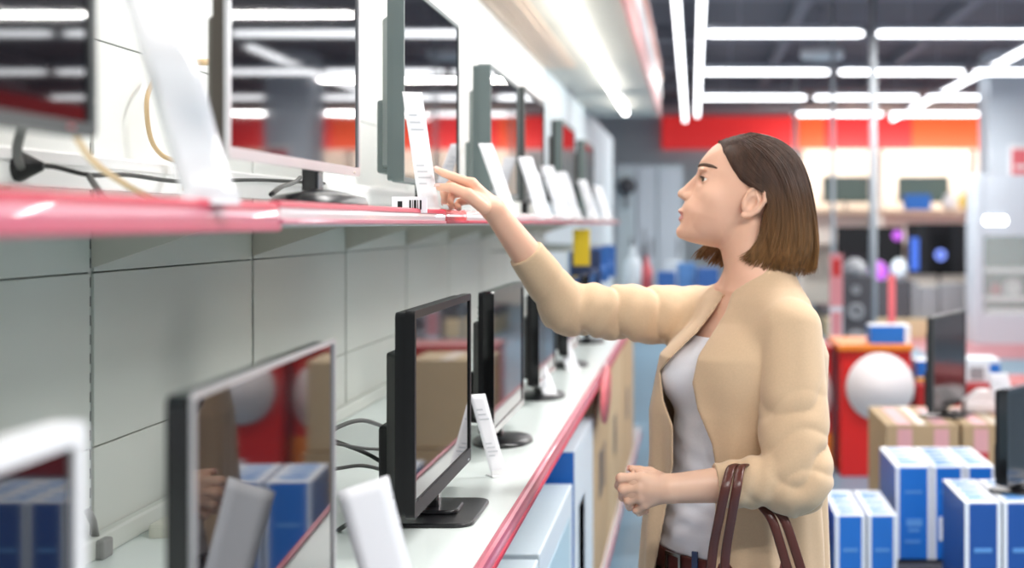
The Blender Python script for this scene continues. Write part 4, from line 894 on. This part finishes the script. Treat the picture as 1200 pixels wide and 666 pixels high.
LHAND = dict(
    index=([hq(752, 561, -.004), hq(727.5, 560.5, -.002), hq(725.5, 569.5, .018), hq(735, 573, .030)], [.0105, .0092, .0082, .007]),
    middle=([hq(750, 572, -.009), hq(730, 574, -.006), hq(730, 583, .016), hq(740, 585, .030)], [.0105, .0092, .0080, .007]),
    ring=([hq(751, 582, -.007), hq(736, 587, -.002), hq(738, 594, .016), hq(748, 594, .028)], [.0100, .0085, .0075, .0064]),
    little=([hq(756, 591, -.002), hq(746, 598, .005), hq(749, 601, .018), hq(757, 599, .028)], [.0090, .0074, .0066, .0056]),
    thumb=([hq(775, 562, .016), hq(761, 554.5, .022), hq(749, 551.5, .020), hq(740.5, 549.5, .012)], [.0130, .0105, .0085, .0066]))
def hand(p, Hd, W, wr):
    d = None
    for k, (pts, rs) in Hd.items():
        e = chain(p, pts, rs, 0.003)
        d = e if d is None else smin(d, e, 0.0022)
    pl = None
    for k, (pts, rs) in Hd.items():
        if k == 'thumb': e = cap(p, W*0.7+pts[0]*0.3, pts[1], 0.014, rs[1])
        else: e = cap(p, W, pts[0], wr*0.78, rs[0]*1.12)
        pl = e if pl is None else smin(pl, e, 0.011)
    k = list(Hd.values()); c = (W*0.8+k[0][0][0]*0.6+k[2][0][0]*0.6)/2.0
    pl = smin(pl, cap(p, W*0.55+k[1][0][0]*0.45, W*0.35+k[1][0][0]*0.65, 0.0145, 0.013), 0.010)
    return smin(d, pl, 0.005)
HIPR, HIPL = C0(700, 854)-LD*0.085, C0(700, 854)+LD*0.085
AR = np.array([float(sx_(852)), YB, 0.085])-LD*0.09+FD*0.03; AL = np.array([float(sx_(852)), YB, 0.085])+LD*0.09-FD*0.02
KR, KL = (HIPR+AR)/2+FD*0.02+np.array([0, 0, 0.03]), (HIPL+AL)/2+FD*0.02+np.array([0, 0, 0.03])
def legs(p, e=0.0):
    d = smin(cap(p, HIPR, KR, 0.088+e, 0.058+e), cap(p, KR, AR, 0.056+e, 0.036+e), 0.02)
    return smin(d, smin(cap(p, HIPL, KL, 0.088+e, 0.058+e), cap(p, KL, AL, 0.056+e, 0.036+e), 0.02), 0.0)
def trunk(p, e=0.0): d, _ = column(p, TORSO, e); return smin(d, bust(p)-e, 0.022)
def neck(p):
    d = cap(p, H(872, 262), H(890, 352), 33*px, 33*px)
    d = smin(d, cap(p, H(880, 262, -27), H(855, 352, -6), 8*px, 6.5*px), 12*px); d = smin(d, cap(p, H(880, 262, 27), H(848, 350, 12), 8*px, 6.5*px), 12*px)
    d = smin(d, cap(p, H(890, 335), RS*0.85+H(880, 350)*0.15, 0.05, 0.04), 0.03); d = smin(d, cap(p, H(890, 335), LS*0.85+H(880, 350)*0.15, 0.05, 0.04), 0.03)
    return d
def collar_bones(p): return smin(cap(p, H(850, 356, 4), RS+np.array([0, 0, 0.02]), 0.010, 0.012), cap(p, H(853, 357, -2), LS+np.array([0, 0, 0.02]), 0.010, 0.012), 0.0)
def body(p):
    n = len(p); d = np.full(n, 9.0)
    d = trunk(p); nk = neck(p); d = smin(d, nk, 0.03); d = smin(d, collar_bones(p), 0.02)
    d = smin(d, arm_pair(p), 0.02)
    mh = p[:, 2] > sz(300); hd = head(p); d = smin(d, hd, 0.012)
    d = smin(d, hand(p, RHAND, RW, .0235), 0.006); d = smin(d, hand(p, LHAND, LW, .0265), 0.006); d = smin(d, legs(p), 0.02)
    return d
def feet(p, e=0.0):
    d = smin(cap(p, AR-FD*0.02-[0, 0, 0.03], AR+FD*0.13-[0, 0, 0.06], 0.036, 0.024), cap(p, AL-FD*0.02-[0, 0, 0.03], AL+FD*0.13-[0, 0, 0.06], 0.036, 0.024), 0.0)
    return d-e
woman = thing('person', 'woman in a beige open cardigan and white top reaching for a price card', 'person', (float(sx_(852)), YB, 0))
wl = woman.location
def local(parts): return [(v-np.array(wl), f) for v, f in parts]
z_sh = float(sz(425))
def skin_body(p): return smin(body(p), feet(p, -0.006), 0.02)
parts = [nets(head_neck := (lambda p: body(p)), (sx_(780), YB-0.16, float(sz(420))), (sx_(955), YB+0.16, float(sz(150))), 0.0019)]
HPTS = np.concatenate([np.array(v[0]) for v in RHAND.values()]); rlo = np.minimum(np.minimum(RW, RE*0.55+RW*0.45), HPTS.min(0))-0.045; rhi = np.maximum(np.maximum(RW, RE*0.55+RW*0.45), HPTS.max(0))+0.05; rlo[0] = sx_(500)-0.01; rhi[0] = min(rhi[0], float(sx_(640)))
rlo[2] = float(P(0, 330, YB)[2]); rhi[2] = EYE+0.13
parts.append(nets(lambda p: smin(arm_pair(p), hand(p, RHAND, RW, .0235), 0.006), rlo, rhi, 0.0016))
parts.append(nets(lambda p: smin(arm_pair(p), hand(p, LHAND, LW, .0265), 0.006), J(700, 625, -0.33), J(885, 535, -0.17), 0.0017))
# inner trunk, upper arms and legs, coarser because the clothes cover them
parts.append(nets(lambda p: skin_body(p), (-0.35, YB-0.30, 0.0), (0.35, YB+0.30, float(sz(420))+0.012), 0.008))
def skin_mat(c):
    u = c[:, 0]*S+CX; v = CY-(c[:, 2]-EYE)*S; w = np.abs(c[:, 1]-YB)*S
    ztop = 246.3+0.10*w+0.006*w*w; zbot = 259.5-0.02*w*w
    return np.where((u < 812) & (w < 13.0) & (v > ztop) & (v < zbot) & (u > 780), 1, 0)
bd_ = np_mesh('body', local(parts), ['skin', 'lip'], woman, lambda c: skin_mat(c+np.array(wl)), 1)

# ---- eyes, lashes, brows, nails
def root_y(fn, x, z, y0, y1, n=90):
    """first surface met walking from y0 to y1 at x, z"""
    ys = np.linspace(y0, y1, n); d = fn(np.stack([np.full(n, x), ys, np.full(n, z)], 1)); i = np.where(d < 0)[0]
    return ys[i[0]] if len(i) else None
def root_x(fn, y, z, x0, x1, n=120):
    xs = np.linspace(x0, x1, n); d = fn(np.stack([xs, np.full(n, y), np.full(n, z)], 1)); i = np.where(d < 0)[0]
    return xs[i[0]] if len(i) else None
for s_, c in zip((-1, 1), EYC):
    m = MB(); r = 7.0*px; ax = Matrix.Rotation(-PI/2, 4, 'Y') @ Matrix.Identity(4)
    prof = [(r*math.sin(a), r*math.cos(a)) for a in [PI*k/20 for k in range(21)]]; prof[0] = (1e-5, r); prof[-1] = (1e-5, -r)
    gz = Matrix.Rotation(R(-88), 4, 'Y'); gz = Matrix.Rotation(R(20), 4, 'Z') @ gz
    m.lathe(prof, mx=gz, seg=24); 
    for i in range(len(m.m)):
        k = i//24
        if k < 4: m.m[i] = 1
    m.build('eye', ['eye_white', 'iris'], woman, Vector(c)-wl)
    # upper lashes and brow
    ring = []
    for k in range(9):
        a = R(-62+k*15.5); q = Vector(c)+Vector((-math.cos(a)*7.7*px, math.sin(a)*7.7*px*s_*1.0, 0)); q.z = c[2]+0.40*math.cos(a)*7.7*px+0.0006
        ring.append(q-wl)
    m = MB(); m.tube(ring, [0.0009]+[0.0022]*7+[0.0009], 0, 6)
    for k in range(1, 9): m.tube([ring[k], ring[k]+Vector((-0.0045, 0.002*s_*k/8, 0.0016))], [0.0006, 0.0001], 0, 4)
    m.build('eyelashes', 'brow_hair', woman)
    pts = []; rs = []
    for k in range(12):
        t = k/11; w = 6.0+t*22; v = 194.0+10*(t-0.35)**2
        x = root_x(head, YB+s_*w*px, float(sz(v)), float(sx_(800)), float(sx_(860)))
        if x is None: continue
        pts.append(Vector((x-0.0012, YB+s_*(w*px+0.0012), float(sz(v))))-wl); rs.append(0.0010+0.0030*math.sin(PI*min(0.97, 0.15+t*0.8)))
    m = MB(); m.tube(pts, rs, 0, 8, flat=0.5, up=(0, 0, 1)); m.build('eyebrow', 'brow_hair', woman)
for Hd in (RHAND, LHAND):
    for k, (pts, rs) in Hd.items():
        a, b = Vector(pts[-2]), Vector(pts[-1]); t = (b-a).normalized()
        prev = (Vector(pts[-2])-Vector(pts[-3])).normalized(); nrm = -(t-prev*t.dot(prev)); 
        if Hd is RHAND and k in ('index', 'thumb'): nrm = Vector((-0.3, -0.5, 0.8))
        if nrm.length < 1e-3: nrm = Vector((0, -0.6, 0.8))
        nrm = (nrm-t*nrm.dot(t)).normalized(); sd = t.cross(nrm); r = rs[-1]; g = []
        for i in range(5):
            row = []
            for j in range(5):
                an = (j/4-0.5)*1.7; row.append(b+t*(-0.35+0.27*i)*r*1.25*1.3+(nrm*math.cos(an)+sd*math.sin(an))*(r+0.0006-(0.0014 if i > 3 else 0))-wl)
            g.append(row)
        m = MB(); m.sheet(g, 0, 0.0004); m.build('fingernail', 'nail', woman)

# ---- clothes
def trousers(p):
    d = smin(column(p, TORSO, 0.006)[0], legs(p, 0.012), 0.02); d = np.maximum(d, p[:, 2]-float(sz(640))); return np.maximum(d, 0.07-p[:, 2])
np_mesh('trousers', local([nets(trousers, (-0.25, YB-0.28, 0.05), (0.35, YB+0.28, float(sz(630))), 0.006)]), ['denim'], woman)
o = np_mesh('shoes', local([nets(lambda p: np.maximum(feet(p, 0.006), 0.001-p[:, 2]), (-0.3, YB-0.35, -0.004), (0.3, YB+0.25, 0.14), 0.005)]), ['plastic_black'], woman)
def shirt(p):
    d, th = column(p, TORSO, 0.007); d = smin(d, bust(p)-0.006, 0.03)
    v = CY-(p[:, 2]-EYE)*S
    d = d+0.0012*np.sin(v*0.30+3*np.sin(th*2)+1.3*np.sin(th*5))*np.clip((v-560)/50, 0, 1)+0.0012*np.sin(v*0.23+th*4)*np.clip((v-470)/60, 0, 1)
    f = (p[:, 0]-sx_(870))*FD[0]+(p[:, 1]-YB)*FD[1]
    d = np.maximum(d, p[:, 2]-float(sz(394))-0.0*f)
    sc = F/p[:, 1]; u = CX+p[:, 0]*sc; vv = CY-(p[:, 2]-EYE)*sc; ur = np.interp(vv, [a for a, b in UR], [b for a, b in UR])
    cd = cardigan(p)+0.013; d = np.where(u > ur-4, np.maximum(d, cd), d)
    return np.maximum(d, float(sz(640))-p[:, 2])
def belt(p):
    o_ = column(p, TORSO, 0.0125)[0]; i_ = column(p, TORSO, 0.005)[0]; d = np.maximum(o_, -i_); v = CY-(p[:, 2]-EYE)*S
    return np.maximum(d, np.abs(v-651)/S-0.020)
bt = np_mesh('belt', local([nets(belt, (-0.2, YB-0.25, float(sz(690))), (0.32, YB+0.25, float(sz(625))), 0.003)]), ['belt_leather'], woman)
bc = Vector(C0(650, 851))+Vector(FD)*0.128; m = MB(); fr = [(0.026*a, 0.020*b) for a, b in ((-1, -1), (1, -1), (1, 1), (-1, 1))]; fi = [(x*0.75, z*0.7) for x, z in fr]
ringframe(m, fr, fi, -0.002, 0.002); bk = m.build('buckle', 'buckle', bt); bk.location = bc-wl; bk.rotation_euler = (0, 0, math.atan2(FD[1], FD[0])+PI/2)
m = MB(); m.box(-0.006, 0.006, -0.002, 0.002, -0.024, 0.03); lp = m.build('belt_loop', 'screen_blue' if False else 'navy_item', bt); q = Vector(C0(648, 851))+Vector(FD)*0.122+Vector(LD)*0.065; lp.location = q-wl; lp.rotation_euler = (0, 0, math.atan2(FD[1], FD[0])+PI/2+0.45)

CARD = [(306, 902, 0.0, 0.052, 0.044), (320, 897, 0.0, 0.062, 0.055), (335, 893, 0, 0.088, 0.066), (350, 889, 0, 0.125, 0.080), (376, 884, 0, 0.160, 0.100), (415, 872, 0.005, 0.176, 0.165), (480, 864, 0.015, 0.182, 0.176), (560, 863, 0.025, 0.184, 0.176), (666, 861, 0.03, 0.195, 0.182), (800, 860, 0.03, 0.21, 0.192)]
UL = [(300, 860), (330, 853), (345, 849), (366, 836), (390, 817), (417, 789), (435, 774), (470, 778), (500, 789), (545, 789), (600, 780), (666, 768), (800, 762)]
UR = [(300, 866), (330, 861), (345, 857), (366, 850), (390, 835), (417, 818), (449, 811), (480, 817), (521, 834), (552, 839), (600, 838), (630, 833), (666, 829), (800, 820)]
LUA, RUA = (LE-LS)/np.linalg.norm(LE-LS), (RE-RS)/np.linalg.norm(RE-RS)
LC = LE*0.42+LW*0.58; RC = RE*0.42+RW*0.58           # cuff ends
RC = RW+(RE-RW)*0.43; LC = LW+(LE-LW)*0.36
def axis_t(p, a, b):
    a = np.asarray(a); ab = np.asarray(b)-a; return ((p-a)@ab)/(ab@ab)
def ang(p, a, b):
    ab = np.asarray(b)-np.asarray(a); ab = ab/np.linalg.norm(ab); q = p-np.asarray(a); s1 = np.cross(ab, [0, 0, 1.0]); s1 /= np.linalg.norm(s1)+1e-9; s2 = np.cross(ab, s1)
    return np.arctan2(q@s2, q@s1)
def fold(w): return (1-np.abs(np.sin(w/2)))**2
def cardigan(p, inner=False):
    d, th = column(p, CARD)
    v = CY-(p[:, 2]-EYE)*S
    lo = np.clip((v-430)/200, 0, 1)
    d = d+(0.0095*lo)*np.sin(th*9+0.9*np.sin(v*0.012)+0.5)+(0.004*lo)*np.sin(th*17+v*0.010)
    d = smin(d, ell(p, C0(436, 878)+LD*0.072+FD*0.062, [0.074, 0.078, 0.078], BAX), 0.04)
    # shoulders
    d = smin(d, cap(p, H(893, 346), LS+np.array([-0.012, 0, 0.006]), 0.052, 0.054), 0.035)
    d = smin(d, cap(p, H(893, 346), RS+np.array([0, 0, 0.0]), 0.052, 0.052), 0.035)
    # right sleeve (reaching)
    t = axis_t(p, RS, RE); a = ang(p, RS, RE)
    r = cap(p, RS, RE, 0.064, 0.051); r = r-0.002+0.011*fold(t*21+2.2*np.sin(a+0.6)+1.0*np.sin(a*2.0))*np.clip(1.25-np.abs(t-0.66)*1.7, 0, 1)+0.002*np.sin(t*41+a*2)*np.clip(t*1.2, 0, 1)
    t2 = axis_t(p, RE, RC); a2 = ang(p, RE, RC); r2 = cap(p, RE, RC, 0.050, 0.0365)+0.007*fold(t2*15+1.6*np.sin(a2+1.0))*np.clip(1-t2*1.3, 0, 1)
    r = smin(r, r2, 0.014); d = smin(d, r, 0.022)
    # left sleeve (bent, bag on the forearm)
    t = axis_t(p, LS, LE); a = ang(p, LS, LE)
    l = cap(p, LS, LE, 0.061, 0.070)
    w1 = t*15+2.4*np.sin(a-0.4)+0.9*np.sin(a*2+1)+0.6*np.sin(t*9+a*3); env = np.clip((t-0.30)*1.9, 0, 1)
    l = l-0.002*env+0.0125*env*fold(w1)+0.005*env*fold(t*24-2.0*np.sin(a+1)+0.8*np.sin(3*a))
    t2 = axis_t(p, LE, LC); a2 = ang(p, LE, LC); l2 = cap(p, LE, LC, 0.057, 0.041)+0.009*fold(t2*9+2.4*np.sin(a2+0.5)+0.6)*np.clip(1.1-t2*1.1, 0, 1)+0.002*np.sin(t2*25+a2*2)
    l = smin(l, l2, 0.016); 
    dl = smin(d, l, 0.005)
    if inner: return dl
    # cuffs end square
    cutR = np.minimum(axis_t(p, RE, RC)-1.0, 99)*np.linalg.norm(RC-RE); nearR = np.linalg.norm(p-RC, axis=1) < 0.075
    cutL = (axis_t(p, LE, LC)-1.0)*np.linalg.norm(LC-LE); nearL = np.linalg.norm(p-LC, axis=1) < 0.085
    out = dl; out = np.where(nearR & (cutR > -0.02), np.maximum(out, cutR), out)
    # only the sleeve is squared off, not the body behind it
    body_only = d
    lc = np.maximum(l, np.where(nearL, cutL, -9)); out2 = smin(d, lc, 0.005); out = np.where(nearL, out2, out)
    return out
def cardigan_shell(p):
    o_ = cardigan(p); i_ = cardigan(p, True)+0.011; d = np.maximum(o_, -i_)
    v = CY-(p[:, 2]-EYE)*S; sc = F/p[:, 1]; u = CX+p[:, 0]*sc; vv = CY-(p[:, 2]-EYE)*sc
    ul = np.interp(vv, [a for a, b in UL], [b for a, b in UL]); ur = np.interp(vv, [a for a, b in UR], [b for a, b in UR])
    g = np.maximum(np.maximum(ul-u, u-ur)/S, (p[:, 1]-YB)-np.where(vv < 400, 0.03, 0.03)); g = np.maximum(g, -(p[:, 1]-YB)-0.19)
    armL = np.minimum(cap(p, LS, LE, 0.075, 0.075), cap(p, LE, LC, 0.07, 0.052)); g = np.maximum(g, -armL)
    d = smax(d, -g, 0.005)
    d = smax(d, -cap(p, H(872, 250), H(884, 338), 37*px, 35*px), 0.004)          # neck hole
    d = smax(d, -np.maximum(np.abs(p[:, 1]-YB)-0.05, p[:, 2]*0+u*0-9), 0.0) if False else d
    return d
cg = nets(cardigan_shell, (sx_(600)-0.02, YB-0.32, float(sz(800))+0.001), (sx_(985)+0.02, YB+0.26, float(sz(280))), 0.0030)
np_mesh('cardigan', local([cg]), ['knit'], woman, None, 2)
np_mesh('white_top', local([nets(shirt, (-0.15, YB-0.22, float(sz(645))), (0.32, YB+0.22, float(sz(388))), 0.003)]), ['shirt'], woman)
# thin necklace
pts = []
for k in range(3, 12):
    a = -1.0+2.0*k/14; b = H(846, 352)+LD*0.0
    u = 846+22*abs(a)**1.6*(1 if a < 0 else 1); w = -30*a; v = 356-26*abs(a)**1.5
    x = root_x(lambda q: smin(neck(q), trunk(q), 0.03), YB+w*px, float(sz(v)), float(sx_(800)), float(sx_(930)))
    if x is not None: pts.append(Vector((x-0.0008, YB+w*px, float(sz(v))))-wl)
if len(pts) > 3: m = MB(); m.tube(pts, 0.0007, 0, 6); m.build('necklace', mat('gold', (0.7, 0.45, 0.2), 0.25, metal=1.0), woman)

# ---- hair
def hair_vol(p):
    q = p
    d = ell(q, H(893, 214, 0), np.array([52, 50.5, 56])*px)
    d = smin(d, ell(q, H(868, 186, 0), np.array([33, 40, 27])*px, rot2(18)), 18*px)
    low = cap(q, H(912, 240, -14), H(920, 297, -16), 38*px, 32*px)
    low = smin(low, cap(q, H(912, 240, 14), H(920, 297, 16), 38*px, 32*px), 8*px)
    low = np.maximum(low, ell(q, H(918, 262, 0), np.array([39, 53, 66])*px)-2*px)
    d = smin(d, low, 14*px)
    return d
def hair_cut(p):
    d = hair_vol(p)+0.0016
    u = p[:, 0]*S+CX; v = CY-(p[:, 2]-EYE)*S; w = (p[:, 1]-YB)*S
    # front hairline: hair lies behind this line
    hl = np.interp(v, [150, 161, 170, 185, 200, 212, 220, 226, 240, 262, 285, 330], [832, 832, 838, 849, 857, 865, 876, 890, 895, 890, 886, 884])
    wv = np.abs(w); hl = hl+np.where(v < 200, 4-0.10*wv, 0)
    d = smax(d, (hl-u)*px, 2*px)
    tip = np.interp(u, [860, 885, 905, 925, 947, 960], [296, 302, 308, 313, 314, 308]); d = smax(d, (v-tip)*px, 2*px)
    d = np.maximum(d, -(np.minimum(cap(p, H(870, 262), H(888, 350), 31*px, 31*px), head(p))+2.5*px)) if False else d
    return d
mat('hair_brown', (0.05, 0.022, 0.012), 0.45, spec=0.35)
hm = M['hair_brown']; nt = hm.node_tree; b = nt.nodes['Principled BSDF']
tc = nt.nodes.new('ShaderNodeTexCoord'); sp = nt.nodes.new('ShaderNodeSeparateXYZ'); nt.links.new(tc.outputs['Object'], sp.inputs[0])
mr = nt.nodes.new('ShaderNodeMapRange'); mr.inputs[1].default_value = float(sz(330)); mr.inputs[2].default_value = float(sz(215)); nt.links.new(sp.outputs['Z'], mr.inputs[0])
mp = nt.nodes.new('ShaderNodeMapping'); mp.inputs['Scale'].default_value = (130, 130, 5); nt.links.new(tc.outputs['Object'], mp.inputs[0])
nz = nt.nodes.new('ShaderNodeTexNoise'); nz.inputs['Scale'].default_value = 1.0; nt.links.new(mp.outputs[0], nz.inputs['Vector'])
cr = nt.nodes.new('ShaderNodeValToRGB'); cr.color_ramp.elements[0].color = (0.30, 0.155, 0.055, 1); cr.color_ramp.elements[1].color = (0.065, 0.032, 0.020, 1); nt.links.new(mr.outputs[0], cr.inputs[0])
mx = nt.nodes.new('ShaderNodeMix'); mx.data_type = 'RGBA'; mx.blend_type = 'MULTIPLY'; mx.inputs[0].default_value = 0.55
nt.links.new(cr.outputs[0], mx.inputs[6]); cr2 = nt.nodes.new('ShaderNodeValToRGB'); cr2.color_ramp.elements[0].position = 0.35; cr2.color_ramp.elements[0].color = (0.45, 0.45, 0.45, 1); cr2.color_ramp.elements[1].position = 0.65; cr2.color_ramp.elements[1].color = (1.25, 1.2, 1.15, 1)
nt.links.new(nz.outputs['Fac'], cr2.inputs[0]); nt.links.new(cr2.outputs[0], mx.inputs[7]); nt.links.new(mx.outputs[2], b.inputs['Base Color'])
hair = np_mesh('hair', local([nets(hair_cut, (sx_(825), YB-0.13, float(sz(335))), (sx_(965), YB+0.13, float(sz(148))), 0.0024)]), ['hair_brown'], woman)
G = [[(839, 164), (850, 178), (861, 199), (869, 214), (882, 219), (897, 226), (899, 240), (893, 262), (888, 280), (876, 297), (862, 303)],
     [(851, 159.5), (862, 176), (874, 196), (884, 208), (894, 216), (903, 230), (904, 250), (899, 270), (894, 286), (886, 302), (877, 312)],
     [(858, 158.5), (874, 172), (889, 190), (900, 205), (907, 220), (913, 238), (914, 256), (912, 274), (909, 290), (905, 306), (900, 318)],
     [(864, 158), (886, 168), (905, 186), (916, 202), (922, 220), (927, 240), (929, 258), (930, 276), (929, 292), (927, 308), (922, 323)],
     [(868, 157.5), (895, 164), (918, 180), (930, 198), (936, 216), (941, 236), (944, 256), (946, 276), (947, 292), (946, 308), (940, 327)],
     [(872, 157.5), (902, 163), (926, 178), (938, 196), (944, 215), (948.5, 236), (952, 256), (954.5, 276), (956, 291), (956, 305), (951, 322)],
     [(873, 156.5), (905, 160), (930, 174), (943.5, 196), (949.5, 216), (953.5, 236), (956.5, 256), (958.5, 276), (959, 291), (958, 305), (952, 319)]]
G = np.array(G, float); rng = np.random.RandomState(3)
def hairhold(p): return np.minimum(hair_vol(p), np.minimum(neck(p), np.linalg.norm(p-H(868, 262, 0), axis=1)-0.03)-0.0035)
m = MB()
def strand(path, r0, lift):
    n = len(path); m.tube(path, [r0*(0.6+0.4*min(1, 4*i/n)) if i < n*0.75 else r0*max(0.15, (n-i)/(n*0.25)) for i in range(n)], 0, 4)
for side in (-1, 1):
    for k in range(800):
        g = rng.rand()*6 if side < 0 else 1.3+rng.rand()*4.7; i = min(int(g), 5); f = g-i; c = G[i]*(1-f)+G[i+1]*f; c = c+rng.normal(0, 0.7, 2)[None]; c[-1] += rng.normal(0, 2.2, 2)
        t = np.linspace(0, 10, 27); L = 1.0 if rng.rand() < .7 else rng.uniform(.75, 1); t = t*L
        u = np.interp(t, range(11), c[:, 0]); v = np.interp(t, range(11), c[:, 1]); u = np.convolve(np.pad(u, 2, 'edge'), np.ones(5)/5, 'valid'); v = np.convolve(np.pad(v, 2, 'edge'), np.ones(5)/5, 'valid')
        path = []; last = None; lf = rng.uniform(-0.0012, 0.0016)
        for a, b_ in zip(u, v):
            x, z = float(sx_(a)), float(sz(b_)); y = root_y(hairhold if side < 0 else hair_vol, x, z, YB+side*0.13, YB, 60)
            if y is None: y = last if last is not None else YB+side*0.012
            last = y; path.append([x, y, z])
        yy = np.array([q[1] for q in path]); yy = np.convolve(np.pad(yy, 2, 'edge'), np.ones(5)/5, 'valid'); yy[:2] = [q[1] for q in path[:2]]
        path = [Vector((q[0], y_+side*(lf+0.0006), q[2]+(0.0008 if i_ < 8 else 0)))-wl for i_, (q, y_) in enumerate(zip(path, yy))]
        strand(path, rng.uniform(0.0006, 0.0012), lf)
# longer far-side locks that swing forward under the chin
for k in range(150):
    e = rng.rand(); u1 = 812+38*e+rng.normal(0, 1.5); v1 = 303+11*e+rng.normal(0, 2); w1 = 34+8*rng.rand()
    pts = [(870+10*e, 200, 44), (858+22*e, 235, 51), (846+30*e, 262, 50), (834+34*e, 282, 46), (u1+6, v1-8, w1+4), (u1, v1, w1)]
    pp = np.array([list(H(a, b_, c)) for a, b_, c in pts]); t = np.linspace(0, 5, 16)
    path = [Vector((np.interp(x, range(6), pp[:, 0]), np.interp(x, range(6), pp[:, 1]), np.interp(x, range(6), pp[:, 2])))-wl for x in t]
    strand(path, rng.uniform(0.0011, 0.0019), 0)
m.build('hair_strands', 'hair_brown', hair)

# ================================================================== the bag on her forearm
bag = thing('handbag', 'dark brown leather handbag hanging from the woman’s bent forearm', 'handbag', tuple(J(888, 740, -0.24)))
bl = bag.location
for o_ in (0, 1):
    du = 11*o_; dd = 0.012*o_
    pts = [(829+du*1.5, 720, -.262), (835+du*1.4, 650, -.272), (843+du*1.3, 607, -.305), (850+du*1.2, 573, -.318), (856+du*1.05, 549.5, -.285), (863+du, 546, -.25), (871+du, 552, -.21), (880+du*1.1, 572, -.195), (892+du*1.2, 592, -.215), (905+du*1.3, 610, -.235), (918+du*1.4, 650, -.24), (938+du*1.5, 720, -.24)]
    pv = [Vector(J(a, b_, c)) for a, b_, c in pts]; out = []
    for i in range(len(pv)-1):
        p0, p1, p2, p3 = pv[max(i-1, 0)], pv[i], pv[i+1], pv[min(i+2, len(pv)-1)]
        for k in range(6): t = k/6; out.append(0.5*((2*p1)+(-p0+p2)*t+(2*p0-5*p1+4*p2-p3)*t*t+(-p0+3*p1-3*p2+p3)*t**3)-bl)
    out.append(pv[-1]-bl); m = MB(); m.tube(out, 0.0088, 0, 10, flat=0.42, up=(1, 0, 0.15)); m.build('handle', 'leather', bag)
bm = bmesh.new(); bmesh.ops.create_cube(bm, size=1)
for v in bm.verts: zf = v.co.z+0.5; v.co = Vector((v.co.x*(0.36-0.06*zf), v.co.y*(0.14-0.07*zf), -0.27+zf*0.30))
bmesh.ops.bevel(bm, geom=bm.edges[:], offset=0.02, segments=3, affect='EDGES', profile=0.5)
m = MB(); m.bm(bm, 0, True); m.build('bag_body', 'leather', bag)
for x in (-0.095, 0.09):
    m = MB(); m.lathe([(0.012, -0.002), (0.012, 0.002)], c=(x, -0.04, -0.02), mx=Matrix.Rotation(PI/2, 4, 'X')); m.build('ring', 'buckle', bag)
